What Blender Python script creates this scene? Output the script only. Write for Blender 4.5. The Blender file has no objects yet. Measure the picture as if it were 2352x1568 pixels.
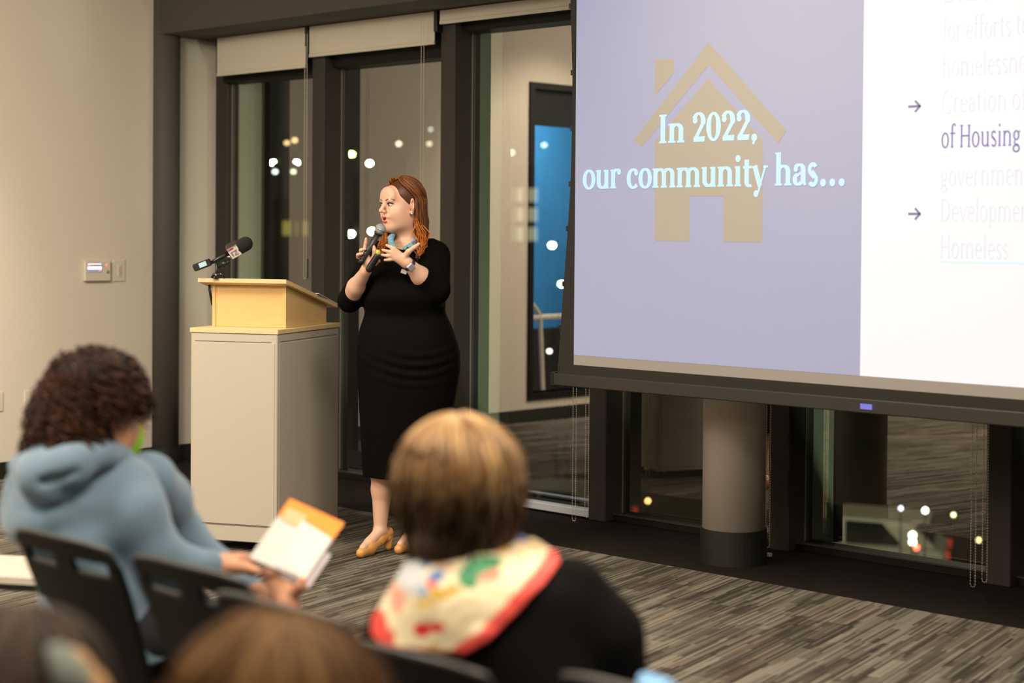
import bpy, math, random
import numpy as np
from mathutils import Vector, Matrix
PI = math.pi
random.seed(7); RNG = np.random.default_rng(7)
SC = bpy.context.scene
COL = SC.collection

# ------------------------------------------------------------------ camera
F = 3900.0; H = 1.47; YAW = math.radians(43.8); PIT = math.radians(1.0); ROL = .0075
PY0 = 539 + F * math.tan(PIT)
f0 = np.array([-math.sin(YAW), math.cos(YAW), 0]); r0 = np.array([math.cos(YAW), math.sin(YAW), 0]); u0 = np.array([0, 0, 1.])
fw = f0 * math.cos(PIT) - u0 * math.sin(PIT); u1 = u0 * math.cos(PIT) + f0 * math.sin(PIT)
rt = r0 * math.cos(ROL) + u1 * math.sin(ROL); up = u1 * math.cos(ROL) - r0 * math.sin(ROL)
CP = np.array([0, 0, H])
cam = bpy.data.cameras.new('camera'); co = bpy.data.objects.new('camera', cam); COL.objects.link(co)
cam.sensor_width = 36; cam.lens = F / 2352 * 36; cam.shift_y = -(784 - PY0) / 2352
cam.clip_start = .05; cam.clip_end = 400
M = Matrix(((rt[0], up[0], -fw[0], 0), (rt[1], up[1], -fw[1], 0), (rt[2], up[2], -fw[2], H), (0, 0, 0, 1)))
co.matrix_world = M
cam.dof.use_dof = True; cam.dof.focus_distance = 7.8; cam.dof.aperture_fstop = 1.9
SC.camera = co
SC.view_settings.view_transform = 'Standard'; SC.view_settings.look = 'None'
SC.view_settings.gamma = 1; SC.view_settings.use_curve_mapping = False
SC.view_settings.exposure = 0.0

def ray(x, y): return fw + rt * (x - 1176) / F - up * (y - PY0) / F
def onX(x, y, v): d = ray(x, y); return CP + d * v / d[0]
def onY(x, y, v): d = ray(x, y); return CP + d * v / d[1]
def onZ(x, y, v): d = ray(x, y); return CP + d * (v - H) / d[2]

# ------------------------------------------------------------------ world and lights
w = bpy.data.worlds.new('night'); SC.world = w; w.use_nodes = True
w.node_tree.nodes['Background'].inputs[0].default_value = (.012, .014, .012, 1)
w.node_tree.nodes['Background'].inputs[1].default_value = 1
def area(name, loc, sx, sy, power, col, rot=(0, 0, 0), spread=180):
    l = bpy.data.lights.new(name, 'AREA'); l.shape = 'RECTANGLE'; l.size = sx; l.size_y = sy
    l.energy = power; l.color = col; l.spread = math.radians(spread)
    o = bpy.data.objects.new(name, l); o.location = loc; o.rotation_euler = rot; COL.objects.link(o); return o
WARM = (1, .86, .68)
area('ceiling_area_light', (-6.3, 2.6, 3.2), 1.2, 1.2, 165, WARM, (0, math.radians(38), 0))
area('ceiling_area_light', (-4.2, 0.6, 3.3), 1.2, 1.2, 120, WARM)
area('ceiling_area_light', (-6.2, 0.0, 3.2), 1.2, 1.2, 180, WARM, (math.radians(15), math.radians(25), 0))
area('ceiling_area_light', (-1.4, 1.6, 3.3), 1.2, 1.2, 110, WARM)
area('ceiling_area_light', (-3.9, 4.2, 3.3), 1.2, 1.2, 85, WARM)  # added fill, no fixture: brightens the podium's darker side
area('ceiling_area_light', (-0.6, 4.0, 3.3), 1.2, 1.2, 70, WARM)  # second added fill for the right side of the room
area('ceiling_area_light', (-1.6, -2.0, 3.3), 1.2, 1.2, 120, WARM)
def point(name, loc, power, col, r=.1):
    l = bpy.data.lights.new(name, 'POINT'); l.energy = power; l.color = col; l.shadow_soft_size = r
    o = bpy.data.objects.new(name, l); o.location = loc; COL.objects.link(o)
def spot(name, loc, to, power, col, ang, r=.08):
    l = bpy.data.lights.new(name, 'SPOT'); l.energy = power; l.color = col; l.spot_size = math.radians(ang); l.spot_blend = .7; l.shadow_soft_size = r
    o = bpy.data.objects.new(name, l); o.location = loc; COL.objects.link(o)
    o.rotation_euler = (Vector(to) - Vector(loc)).to_track_quat('-Z', 'Y').to_euler()
spot('wall_wash_fill', (-7.5, 3.35, 3.25), (-9.13, 3.70, 1.7), 320, WARM, 66)  # unseen spot, added so the mirrored stretch of wall reads bright
spot('speaker_fill_spot', (-6.6, 2.6, 3.2), (-5.9, 5.1, 1.5), 18, WARM, 34)  # unseen key spot added to lift the speaker
point('lot_point_light', (-28, 22, 3.5), 1100, (1, .72, .38), .3)
point('lot_point_light', (-13, 24, 3.0), 500, (1, .9, .7), .3)
point('outside_fill_light', (-5.5, 8.4, -2.2), 260, (.9, 1, .8), .2)  # added outside fill, no real lamp: lights car sides and fins
point('lot_point_light', (-13.5, 19.0, -3.4), 420, (1, .95, .75), .2)  # low fill added to light the hatchback's near side
point('outside_fill_light', (-1.8, 8.4, -2.2), 260, (.9, 1, .8), .2)  # added outside fill, as above
point('outside_fill_light', (-8.4, 8.2, -.8), 40, (.9, 1, .8), .2)  # weaker added fill for the corner fin

# ------------------------------------------------------------------ materials
MATS = {}
def mat(name, col, rough=.6, metal=0, emit=None, es=1, noise=0, nscale=20, bump=0, bscale=200, spec=.5, attr=None, sheen=0, sss=0, stretch=None):
    if name in MATS: return MATS[name]
    m = bpy.data.materials.new(name); m.use_nodes = True; nt = m.node_tree; b = nt.nodes['Principled BSDF']
    b.inputs['Roughness'].default_value = rough; b.inputs['Metallic'].default_value = metal
    b.inputs['Specular IOR Level'].default_value = spec
    if sheen: b.inputs['Sheen Weight'].default_value = sheen; b.inputs['Sheen Roughness'].default_value = .5
    if sss:
        b.inputs['Subsurface Weight'].default_value = sss; b.inputs['Subsurface Radius'].default_value = (.012, .004, .002); b.inputs['Subsurface Scale'].default_value = 1
    c = nt.nodes.new('ShaderNodeRGB'); c.outputs[0].default_value = (*col, 1); src = c.outputs[0]
    tc = nt.nodes.new('ShaderNodeTexCoord'); vec = tc.outputs['Object']
    if stretch:
        mp = nt.nodes.new('ShaderNodeMapping'); mp.inputs['Scale'].default_value = stretch; nt.links.new(vec, mp.inputs[0]); vec = mp.outputs[0]
    if attr:
        a = nt.nodes.new('ShaderNodeAttribute'); a.attribute_name = attr; src = a.outputs['Color']
    if noise:
        n = nt.nodes.new('ShaderNodeTexNoise'); n.inputs['Scale'].default_value = nscale; n.inputs['Detail'].default_value = 4
        nt.links.new(vec, n.inputs['Vector'])
        mr = nt.nodes.new('ShaderNodeMapRange'); mr.inputs[3].default_value = 1 - noise; mr.inputs[4].default_value = 1 + noise
        nt.links.new(n.outputs[0], mr.inputs[0])
        vm = nt.nodes.new('ShaderNodeVectorMath'); vm.operation = 'SCALE'
        nt.links.new(src, vm.inputs[0]); nt.links.new(mr.outputs[0], vm.inputs['Scale']); src = vm.outputs[0]
    nt.links.new(src, b.inputs['Base Color'])
    if emit:
        b.inputs['Emission Color'].default_value = (*emit, 1); b.inputs['Emission Strength'].default_value = es
    if bump:
        n = nt.nodes.new('ShaderNodeTexNoise'); n.inputs['Scale'].default_value = bscale; nt.links.new(vec, n.inputs['Vector'])
        bp = nt.nodes.new('ShaderNodeBump'); bp.inputs['Strength'].default_value = bump; bp.inputs['Distance'].default_value = .002
        nt.links.new(n.outputs[0], bp.inputs['Height']); nt.links.new(bp.outputs[0], b.inputs['Normal'])
    MATS[name] = m; return m
def hairmat(name, rough=.45, spec=.35):
    m = mat(name, (.5, .5, .5), rough=rough, spec=spec, attr='tint'); return m

m_wall = mat('beige_paint', (.66, .605, .515), .85, noise=.015, nscale=3, bump=.15, bscale=300)
m_dark = mat('black_baseboard', (.012, .012, .010), .5)
m_mull = mat('dark_bronze_frame', (.040, .034, .029), .6, noise=.05, nscale=8, spec=.25)
m_muls = mat('dark_bronze_frame_deep', (.008, .0078, .0058), .6, spec=.2)
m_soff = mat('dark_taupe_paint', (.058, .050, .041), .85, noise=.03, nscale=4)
m_colm = mat('taupe_column_paint', (.52, .46, .40), .8, noise=.04, nscale=60, bump=.3, bscale=400)
m_cold = mat('dark_column_paint', (.075, .065, .055), .75, noise=.03, nscale=30)
m_strip = mat('dark_brown_floor', (.011, .008, .0065), .95, noise=.1, nscale=60, spec=.15)
m_blind = mat('blind_fabric', (.58, .54, .45), .9, noise=.02, nscale=100)
m_alum = mat('aluminium', (.55, .56, .58), .35, .6)
m_ply = mat('birch_veneer', (.66, .43, .17), .45, noise=.09, nscale=5, stretch=(1.5, 1.5, 9))
m_plye = mat('birch_edge', (.70, .52, .28), .5, noise=.05, nscale=40)
m_cab = mat('cream_metal_cabinet', (.46, .415, .345), .55, noise=.012, nscale=6)
m_seam = mat('cabinet_seam', (.16, .14, .11), .7)
m_blk = mat('black_plastic', (.008, .008, .008), .4)
m_rub = mat('black_rubber', (.010, .010, .010), .8)
m_foam = mat('black_foam', (.006, .006, .006), .95, bump=.8, bscale=500)
m_skin = mat('fair_skin', (.68, .41, .29), .5, noise=.04, nscale=30, sss=.15)
m_skin2 = mat('warm_skin', (.66, .33, .20), .5, noise=.05, nscale=25, sss=.15)
m_dress = mat('black_knit_dress', (.0028, .0024, .0018), .8, noise=.1, nscale=12, spec=.06)
m_chair = mat('navy_black_polypropylene', (.0035, .0045, .006), .5, noise=.05, nscale=40, spec=.16)
m_chrome = mat('chrome_tube', (.5, .5, .5), .2, 1)
m_hood = mat('blue_grey_fleece', (.135, .215, .295), .9, noise=.2, nscale=9, bump=.5, bscale=250, sheen=.3)
m_hoodd = mat('hood_lining', (.09, .12, .17), .95)
m_bsweat = mat('black_sweater', (.004, .0036, .0032), .9, noise=.15, nscale=10, bump=.5, bscale=300, spec=.1)
m_jean = mat('dark_trousers', (.010, .011, .014), .85, noise=.1, nscale=12)
m_white = mat('white_paper', (.70, .67, .65), .8)
m_orange = mat('orange_print', (.90, .30, .03), .6, noise=.1, nscale=12)
m_fab = mat('screen_fabric', (.31, .29, .27), .9)
m_sbord = mat('screen_black_border', (.017, .0145, .0115), .85)

def proj_emit(name, col, es, base=(.31, .29, .27)):
    return mat(name, base, .9, emit=col, es=es)
m_lav = proj_emit('projected_lavender', (.055, .12, .33), 1.0)
m_tan = proj_emit('projected_tan', (.115, .105, .07), 1.0)
m_cyan = proj_emit('projected_pale_cyan', (.24, .58, .75), 1.0)
m_prw = proj_emit('projected_white', (.60, .65, .72), 1.0)
m_faint = proj_emit('projected_faint_text', (.52, .55, .70), .92)
m_dk = proj_emit('projected_violet_text', (.06, .05, .38), .9, (.17, .15, .16))
m_mid = proj_emit('projected_arrow_text', (.10, .09, .22), .9, (.17, .15, .16))
m_asph = mat('night_asphalt', (.10, .085, .06), .8, noise=.3, nscale=.4)

def carpet_mat():
    m = bpy.data.materials.new('striped_plank_carpet'); m.use_nodes = True; nt = m.node_tree; b = nt.nodes['Principled BSDF']
    b.inputs['Roughness'].default_value = .95; b.inputs['Specular IOR Level'].default_value = .1
    N = nt.nodes.new; L = nt.links.new
    tc = N('ShaderNodeTexCoord'); mp = N('ShaderNodeMapping'); mp.inputs['Rotation'].default_value = (0, 0, math.radians(-11.5))
    L(tc.outputs['Object'], mp.inputs[0]); sx = N('ShaderNodeSeparateXYZ'); L(mp.outputs[0], sx.inputs[0])
    def mth(op, a, bb=None, c=None):
        n = N('ShaderNodeMath'); n.operation = op
        for i, v in enumerate((a, bb, c)):
            if v is None: continue
            if isinstance(v, (int, float)): n.inputs[i].default_value = v
            else: L(v, n.inputs[i])
        return n.outputs[0]
    def layer(wd, ln, seed):
        ui = mth('FLOOR', mth('DIVIDE', sx.outputs[0], wd))
        wn = N('ShaderNodeTexWhiteNoise'); wn.noise_dimensions = '2D'; cb = N('ShaderNodeCombineXYZ'); L(ui, cb.inputs[0]); cb.inputs[1].default_value = seed
        L(cb.outputs[0], wn.inputs['Vector'])
        vi = mth('FLOOR', mth('ADD', mth('DIVIDE', sx.outputs[1], ln), mth('MULTIPLY', wn.outputs[0], 13.7)))
        w2 = N('ShaderNodeTexWhiteNoise'); w2.noise_dimensions = '3D'; cc = N('ShaderNodeCombineXYZ'); L(ui, cc.inputs[0]); L(vi, cc.inputs[1]); cc.inputs[2].default_value = seed
        L(cc.outputs[0], w2.inputs['Vector']); return w2
    a = layer(.0105, .36, 1.3).outputs[0]; c = layer(.042, .26, 5.1).outputs[0]; d = layer(.21, .5, 9.7)
    s = mth('ADD', mth('ADD', mth('MULTIPLY', a, .50), mth('MULTIPLY', c, .30)), mth('MULTIPLY', d.outputs[0], .20))
    nz = N('ShaderNodeTexNoise'); nz.inputs['Scale'].default_value = 300; L(tc.outputs['Object'], nz.inputs['Vector'])
    s = mth('ADD', s, mth('MULTIPLY', mth('SUBTRACT', nz.outputs[0], .5), .25))
    cr = N('ShaderNodeValToRGB'); L(s, cr.inputs[0]); e = cr.color_ramp
    e.elements[0].position = .22; e.elements[0].color = (.040, .034, .027, 1)
    e.elements[1].position = .80; e.elements[1].color = (.205, .187, .150, 1)
    x = e.elements.new(.45); x.color = (.092, .080, .062, 1); x = e.elements.new(.60); x.color = (.140, .124, .096, 1)
    mx = N('ShaderNodeMix'); mx.data_type = 'RGBA'; mx.blend_type = 'MULTIPLY'; L(cr.outputs[0], mx.inputs[6]); mx.inputs[7].default_value = (1.06, .96, .93, 1)
    L(mth('GREATER_THAN', layer(.052, .45, 21.).outputs[0], .93), mx.inputs[0])
    L(mx.outputs[2], b.inputs['Base Color'])
    bp = N('ShaderNodeBump'); bp.inputs['Strength'].default_value = .4; bp.inputs['Distance'].default_value = .003; L(s, bp.inputs['Height']); L(bp.outputs[0], b.inputs['Normal'])
    return m
m_carpet = carpet_mat()
def glass_mat(name, refl, tint):
    m = bpy.data.materials.new(name); m.use_nodes = True; nt = m.node_tree; nt.nodes.clear()
    o = nt.nodes.new('ShaderNodeOutputMaterial'); t = nt.nodes.new('ShaderNodeBsdfTransparent'); g = nt.nodes.new('ShaderNodeBsdfGlossy'); x = nt.nodes.new('ShaderNodeMixShader')
    t.inputs[0].default_value = (*tint, 1); g.inputs['Roughness'].default_value = 0.0; g.inputs['Color'].default_value = (1, .97, .92, 1)
    lw = nt.nodes.new('ShaderNodeLayerWeight'); lw.inputs[0].default_value = .3
    mr = nt.nodes.new('ShaderNodeMapRange'); mr.inputs[3].default_value = refl; mr.inputs[4].default_value = 1
    nt.links.new(lw.outputs['Fresnel'], mr.inputs[0]); nt.links.new(mr.outputs[0], x.inputs[0])
    nt.links.new(t.outputs[0], x.inputs[1]); nt.links.new(g.outputs[0], x.inputs[2]); nt.links.new(x.outputs[0], o.inputs[0]); return m
m_glass = glass_mat('coated_window_glass', .27, (.72, .76, .66))

# ------------------------------------------------------------------ object helpers
def tag(o, label=None, cat=None, group=None, kind=None):
    if label: o['label'] = label
    if cat: o['category'] = cat
    if group: o['group'] = group
    if kind: o['kind'] = kind
    return o
def empty(name, loc=(0, 0, 0), rz=0, **k):
    o = bpy.data.objects.new(name, None); o.location = loc; o.rotation_euler = (0, 0, rz); o.empty_display_size = .1; COL.objects.link(o); return tag(o, **k)
class MB:
    def __init__(s): s.v = []; s.f = []; s.smooth = False
    def add(s, vs, fs):
        n = len(s.v); s.v += [tuple(v) for v in vs]; s.f += [tuple(n + i for i in f) for f in fs]; return s
    def box(s, a, b, R=None, o=(0, 0, 0), bev=0):
        x0, y0, z0 = a; x1, y1, z1 = b
        if bev:
            bm = []; fs = []
            # chamfered box: 24 vertices
            for (i, X) in ((0, x0), (1, x1)):
                for (j, Y) in ((0, y0), (1, y1)):
                    for (k, Z) in ((0, z0), (1, z1)):
                        sx = bev if i == 0 else -bev; sy = bev if j == 0 else -bev; sz = bev if k == 0 else -bev
                        bm += [(X, Y + sy, Z + sz), (X + sx, Y, Z + sz), (X + sx, Y + sy, Z)]
            I = lambda i, j, k, t: (i * 4 + j * 2 + k) * 3 + t
            for i in (0, 1):
                q = [I(i, 0, 0, 0), I(i, 0, 1, 0), I(i, 1, 1, 0), I(i, 1, 0, 0)]; fs.append(q if i == 0 else q[::-1])
                q = [I(0, i, 0, 1), I(1, i, 0, 1), I(1, i, 1, 1), I(0, i, 1, 1)]; fs.append(q if i == 0 else q[::-1])
                q = [I(0, 0, i, 2), I(0, 1, i, 2), I(1, 1, i, 2), I(1, 0, i, 2)]; fs.append(q if i == 0 else q[::-1])
            for i in (0, 1):
                for j in (0, 1):
                    fs.append([I(i, j, 0, 0), I(i, j, 1, 0), I(i, j, 1, 1), I(i, j, 0, 1)])
                    fs.append([I(i, 0, j, 0), I(i, 1, j, 0), I(i, 1, j, 2), I(i, 0, j, 2)])
                    fs.append([I(0, i, j, 1), I(1, i, j, 1), I(1, i, j, 2), I(0, i, j, 2)])
                    for k in (0, 1): fs.append([I(i, j, k, 0), I(i, j, k, 1), I(i, j, k, 2)])
            vs = bm
        else:
            vs = [(x, y, z) for x in (x0, x1) for y in (y0, y1) for z in (z0, z1)]
            fs = [(0, 1, 3, 2), (4, 6, 7, 5), (0, 4, 5, 1), (2, 3, 7, 6), (0, 2, 6, 4), (1, 5, 7, 3)]
        if R is not None: vs = [tuple(np.array(R) @ np.array(v) + np.array(o)) for v in vs]
        return s.add(vs, fs)
    def tube(s, pts, r, n=10, cap=True):
        pts = [np.array(p, float) for p in pts]; rs = r if isinstance(r, (list, tuple)) else [r] * len(pts); vs = []; fs = []
        pu = None
        for i, p in enumerate(pts):
            t = pts[min(i + 1, len(pts) - 1)] - pts[max(i - 1, 0)]; t = t / (np.linalg.norm(t) + 1e-9)
            if pu is None: pu = np.array([0, 0, 1.]) if abs(t[2]) < .9 else np.array([1., 0, 0])
            a = np.cross(t, pu); a /= np.linalg.norm(a); b = np.cross(a, t); pu = b
            for k in range(n): an = 2 * PI * k / n; vs.append(p + rs[i] * (a * math.cos(an) + b * math.sin(an)))
        for i in range(len(pts) - 1):
            for k in range(n): fs.append((i * n + k, i * n + (k + 1) % n, (i + 1) * n + (k + 1) % n, (i + 1) * n + k))
        if cap: fs.append(tuple(range(n))[::-1]); fs.append(tuple((len(pts) - 1) * n + k for k in range(n)))
        return s.add(vs, fs)
    def sphere(s, c, r, n=12, m=8):
        r = (r, r, r) if isinstance(r, (int, float)) else r; vs = []; fs = []
        for i in range(m + 1):
            for k in range(n): a = PI * i / m; b = 2 * PI * k / n; vs.append((c[0] + r[0] * math.sin(a) * math.cos(b), c[1] + r[1] * math.sin(a) * math.sin(b), c[2] + r[2] * math.cos(a)))
        for i in range(m):
            for k in range(n): fs.append((i * n + k, i * n + (k + 1) % n, (i + 1) * n + (k + 1) % n, (i + 1) * n + k)[::-1])
        return s.add(vs, fs)
    def prism(s, poly, fn, t):     # poly 2D -> fn(u,v,depth) ; extruded by t
        n = len(poly); vs = [fn(a, b, 0) for a, b in poly] + [fn(a, b, t) for a, b in poly]
        fs = [tuple(range(n)), tuple(range(n, 2 * n))[::-1]] + [(i, i + n, (i + 1) % n + n, (i + 1) % n) for i in range(n)]
        return s.add(vs, fs)
    def build(s, name, m, parent=None, smooth=False, loc=None, rz=0, **k):
        me = bpy.data.meshes.new(name); me.from_pydata(s.v, [], s.f); me.update()
        if smooth: me.polygons.foreach_set('use_smooth', [True] * len(me.polygons))
        me.materials.append(m); o = bpy.data.objects.new(name, me); COL.objects.link(o)
        if parent: o.parent = parent
        if loc is not None: o.location = loc; o.rotation_euler = (0, 0, rz)
        return tag(o, **k)
def npmesh(name, V, Q, m, parent=None, smooth=True, tint=None, **k):
    me = bpy.data.meshes.new(name); V = np.asarray(V, np.float32); Q = np.asarray(Q, np.int32)
    me.vertices.add(len(V)); me.vertices.foreach_set('co', V.ravel())
    ns = Q.shape[1]; me.loops.add(Q.size); me.loops.foreach_set('vertex_index', Q.ravel())
    me.polygons.add(len(Q)); me.polygons.foreach_set('loop_start', np.arange(0, Q.size, ns, dtype=np.int32))
    me.update(calc_edges=True); me.validate()
    me.polygons.foreach_set('use_smooth', np.full(len(me.polygons), smooth))
    if tint is not None:
        a = me.color_attributes.new('tint', 'FLOAT_COLOR', 'POINT'); c = np.ones((len(V), 4), np.float32); c[:, :3] = tint; a.data.foreach_set('color', c.ravel())
    me.materials.append(m); o = bpy.data.objects.new(name, me); COL.objects.link(o)
    if parent: o.parent = parent
    return tag(o, **k)
def struct(name, mb, m, parent=None, **k):
    o = mb.build(name, m, parent, **k)
    if parent is None: o['kind'] = 'structure'
    return o

# ------------------------------------------------------------------ signed-distance modelling
class SDF:
    def __init__(s, lo, hi, h):
        s.lo = np.array(lo, np.float32); s.h = h; s.n = np.ceil((np.array(hi) - s.lo) / h).astype(int) + 1; s.F = np.full(s.n, 9., np.float32)
    def _blk(s, a, b, pad):
        i0 = np.clip(np.floor((np.minimum(a, b) - pad - s.lo) / s.h).astype(int), 0, s.n); i1 = np.clip(np.ceil((np.maximum(a, b) + pad - s.lo) / s.h).astype(int) + 1, 0, s.n)
        sl = tuple(slice(x, y) for x, y in zip(i0, i1))
        g = [s.lo[k] + s.h * np.arange(i0[k], i1[k], dtype=np.float32) for k in range(3)]
        return sl, g[0][:, None, None], g[1][None, :, None], g[2][None, None, :]
    def _op(s, sl, D, k, mode):
        A = s.F[sl]
        if D.size == 0: return
        if mode == 'sub': D = -D
        if k > 0:
            hh = np.maximum(k - np.abs(A - D), 0) / k; c = hh * hh * k * .25
        else: c = 0
        s.F[sl] = (np.maximum(A, D) + c) if mode in ('sub', 'int') else (np.minimum(A, D) - c)
    def cone(s, a, b, ra, rb, k=.01, mode='add'):
        a = np.array(a, float); b = np.array(b, float); R = max(ra, rb)
        sl, x, y, z = s._blk(a, b, R + k + 4 * s.h); d = b - a; L = max(d @ d, 1e-9)
        t = np.clip(((x - a[0]) * d[0] + (y - a[1]) * d[1] + (z - a[2]) * d[2]) / L, 0, 1)
        D = np.sqrt((x - a[0] - t * d[0]) ** 2 + (y - a[1] - t * d[1]) ** 2 + (z - a[2] - t * d[2]) ** 2) - (ra + (rb - ra) * t)
        s._op(sl, D.astype(np.float32), k, mode); return s
    def chain(s, pts, rs, k=.01):
        for i in range(len(pts) - 1): s.cone(pts[i], pts[i + 1], rs[i], rs[i + 1], k)
        return s
    def ell(s, c, r, k=.01, R=None, mode='add'):
        c = np.array(c, float); r = np.array(r, float) if np.ndim(r) else np.array([r] * 3, float)
        sl, x, y, z = s._blk(c, c, r.max() + k + 4 * s.h); x = x - c[0]; y = y - c[1]; z = z - c[2]
        if R is not None: R = np.array(R); x, y, z = (R[0, 0] * x + R[1, 0] * y + R[2, 0] * z, R[0, 1] * x + R[1, 1] * y + R[2, 1] * z, R[0, 2] * x + R[1, 2] * y + R[2, 2] * z)
        k0 = np.sqrt((x / r[0]) ** 2 + (y / r[1]) ** 2 + (z / r[2]) ** 2); k1 = np.sqrt((x / r[0] ** 2) ** 2 + (y / r[1] ** 2) ** 2 + (z / r[2] ** 2) ** 2) + 1e-6
        s._op(sl, (k0 * (k0 - 1) / k1).astype(np.float32), k, mode); return s
    def loft(s, tab, k=.02, warp=None, pw=2.0):   # rows (z, cx, cy, rx, ry) any order
        T = np.array(sorted(tab), float); lo = np.array([(T[:, 1] - T[:, 3]).min(), (T[:, 2] - T[:, 4]).min(), T[0, 0]]); hi = np.array([(T[:, 1] + T[:, 3]).max(), (T[:, 2] + T[:, 4]).max(), T[-1, 0]])
        sl, x, y, z = s._blk(lo, hi, .03 + k); zc = np.clip(z, T[0, 0], T[-1, 0])
        def ip(j):
            zz = zc.ravel(); v = np.interp(zz, T[:, 0], T[:, j]); hw = .02
            v = sum(np.interp(zz + o, T[:, 0], T[:, j]) for o in (-hw, -hw / 2, 0, hw / 2, hw)) / 5; return v.reshape(zc.shape)
        cx, cy, rx, ry = ip(1), ip(2), ip(3), ip(4); q = (np.abs((x - cx) / rx) ** pw + np.abs((y - cy) / ry) ** pw) ** (1 / pw)
        D = (q - 1) * np.minimum(rx, ry)
        if warp: D = D + warp(x, y, z)
        dz = np.maximum(T[0, 0] - z, z - T[-1, 0]); D = np.maximum(D, dz + 0 * D)
        s._op(sl, D.astype(np.float32), k, 'add'); return s
    def plane(s, p, n, k=.002):      # remove the side the normal points to
        n = np.array(n, float); n /= np.linalg.norm(n); g = [s.lo[i] + s.h * np.arange(s.n[i], dtype=np.float32) for i in range(3)]
        D = ((g[0][:, None, None] - p[0]) * n[0] + (g[1][None, :, None] - p[1]) * n[1] + (g[2][None, None, :] - p[2]) * n[2]).astype(np.float32)
        s.F = np.maximum(s.F, D); return s
    def at(s, p):
        q = (np.array(p) - s.lo) / s.h; i = np.clip(np.round(q).astype(int), 0, s.n - 1); return s.F[tuple(i)]
    def nets(s):
        Fv = s.F; I = Fv < 0; nx, ny, nz = s.n; cnt = np.zeros((nx - 1, ny - 1, nz - 1), np.int8)
        for a in (0, 1):
            for b in (0, 1):
                for c in (0, 1): cnt += I[a:nx - 1 + a, b:ny - 1 + b, c:nz - 1 + c]
        act = (cnt > 0) & (cnt < 8); ci = np.argwhere(act); idx = np.full(act.shape, -1, np.int32); idx[act] = np.arange(len(ci))
        P = np.zeros((len(ci), 3)); W = np.zeros(len(ci)); C = {}
        for a in (0, 1):
            for b in (0, 1):
                for c in (0, 1): C[a, b, c] = Fv[ci[:, 0] + a, ci[:, 1] + b, ci[:, 2] + c].astype(float)
        for k in C:
            for ax in range(3):
                if k[ax]: continue
                k2 = list(k); k2[ax] = 1; k2 = tuple(k2); f1, f2 = C[k], C[k2]; m = (f1 < 0) != (f2 < 0); t = np.where(m, f1 / np.where(m, f1 - f2, 1), 0)
                for j in range(3): P[:, j] += m * (k[j] + (t if j == ax else 0))
                W += m
        V = (P / W[:, None] + ci) * s.h + s.lo; Q = []
        for ax in range(3):
            o1, o2 = (ax + 1) % 3, (ax + 2) % 3; sa = [slice(None)] * 3; sb = [slice(None)] * 3; sa[ax] = slice(0, -1); sb[ax] = slice(1, None)
            e = I[tuple(sa)] != I[tuple(sb)]; g = np.argwhere(e); g = g[(g[:, o1] > 0) & (g[:, o2] > 0) & (g[:, o1] < s.n[o1] - 1) & (g[:, o2] < s.n[o2] - 1)]
            if len(g) == 0: continue
            def cell(d1, d2): q = g.copy(); q[:, o1] -= d1; q[:, o2] -= d2; return idx[q[:, 0], q[:, 1], q[:, 2]]
            q = np.stack([cell(1, 1), cell(0, 1), cell(0, 0), cell(1, 0)], 1); fl = I[g[:, 0], g[:, 1], g[:, 2]]; q[~fl] = q[~fl][:, ::-1]; Q.append(q)
        Q = np.concatenate(Q); Q = Q[(Q >= 0).all(1)]
        return V, Q
    def build(s, name, m, parent=None, relax=2, **k):
        V, Q = s.nets()
        for _ in range(relax):      # light smoothing
            A = np.zeros_like(V); N = np.zeros(len(V))
            for i in range(4):
                a, b = Q[:, i], Q[:, (i + 1) % 4]
                for j in range(3): A[:, j] += np.bincount(a, V[b, j], len(V)) + np.bincount(b, V[a, j], len(V))
                N += np.bincount(a, minlength=len(V)) + np.bincount(b, minlength=len(V))
            V = V * .5 + .5 * A / np.maximum(N, 1)[:, None]
        return npmesh(name, V, Q, m, parent, **k)

def tubes(P, rad, sides=4):          # P (N,M,3), rad (N,M)
    N, Mn, _ = P.shape; T = np.gradient(P, axis=1); T /= np.linalg.norm(T, axis=2, keepdims=True) + 1e-9
    ref = np.where(np.abs(T[..., 2:3]) < .85, np.array([0, 0, 1.]), np.array([1., 0, 0])); A = np.cross(T, ref); A /= np.linalg.norm(A, axis=2, keepdims=True) + 1e-9; B = np.cross(T, A)
    an = 2 * PI * np.arange(sides) / sides
    V = P[:, :, None, :] + rad[:, :, None, None] * (A[:, :, None, :] * np.cos(an)[None, None, :, None] + B[:, :, None, :] * np.sin(an)[None, None, :, None])
    i = np.arange(N)[:, None, None]; j = np.arange(Mn - 1)[None, :, None]; k = np.arange(sides)[None, None, :]; k2 = (k + 1) % sides
    f = lambda jj, kk: (i * Mn + jj) * sides + kk
    Q = np.stack(np.broadcast_arrays(f(j, k), f(j, k2), f(j + 1, k2), f(j + 1, k)), -1).reshape(-1, 4)
    return V.reshape(-1, 3), Q
def hair_obj(name, hull, P, rad, cols, m, parent, sides=4, hullcol=None, grad=None, **k):
    V, Q = tubes(P, rad, sides); per = P.shape[1] * sides; ct = np.repeat(cols, per, axis=0)
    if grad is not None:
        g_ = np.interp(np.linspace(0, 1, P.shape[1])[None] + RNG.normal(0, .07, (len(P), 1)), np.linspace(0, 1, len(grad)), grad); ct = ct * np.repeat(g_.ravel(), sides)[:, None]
    if hull is not None:
        V2, Q2 = hull.nets(); Q = np.concatenate([Q, Q2 + len(V)]); V = np.concatenate([V, V2]); ct = np.concatenate([ct, np.tile(hullcol, (len(V2), 1))])
    return npmesh(name, V, Q, m, parent, True, tint=ct, **k)
def rotz(a): c, s_ = math.cos(a), math.sin(a); return np.array([[c, -s_, 0], [s_, c, 0], [0, 0, 1]])
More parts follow.
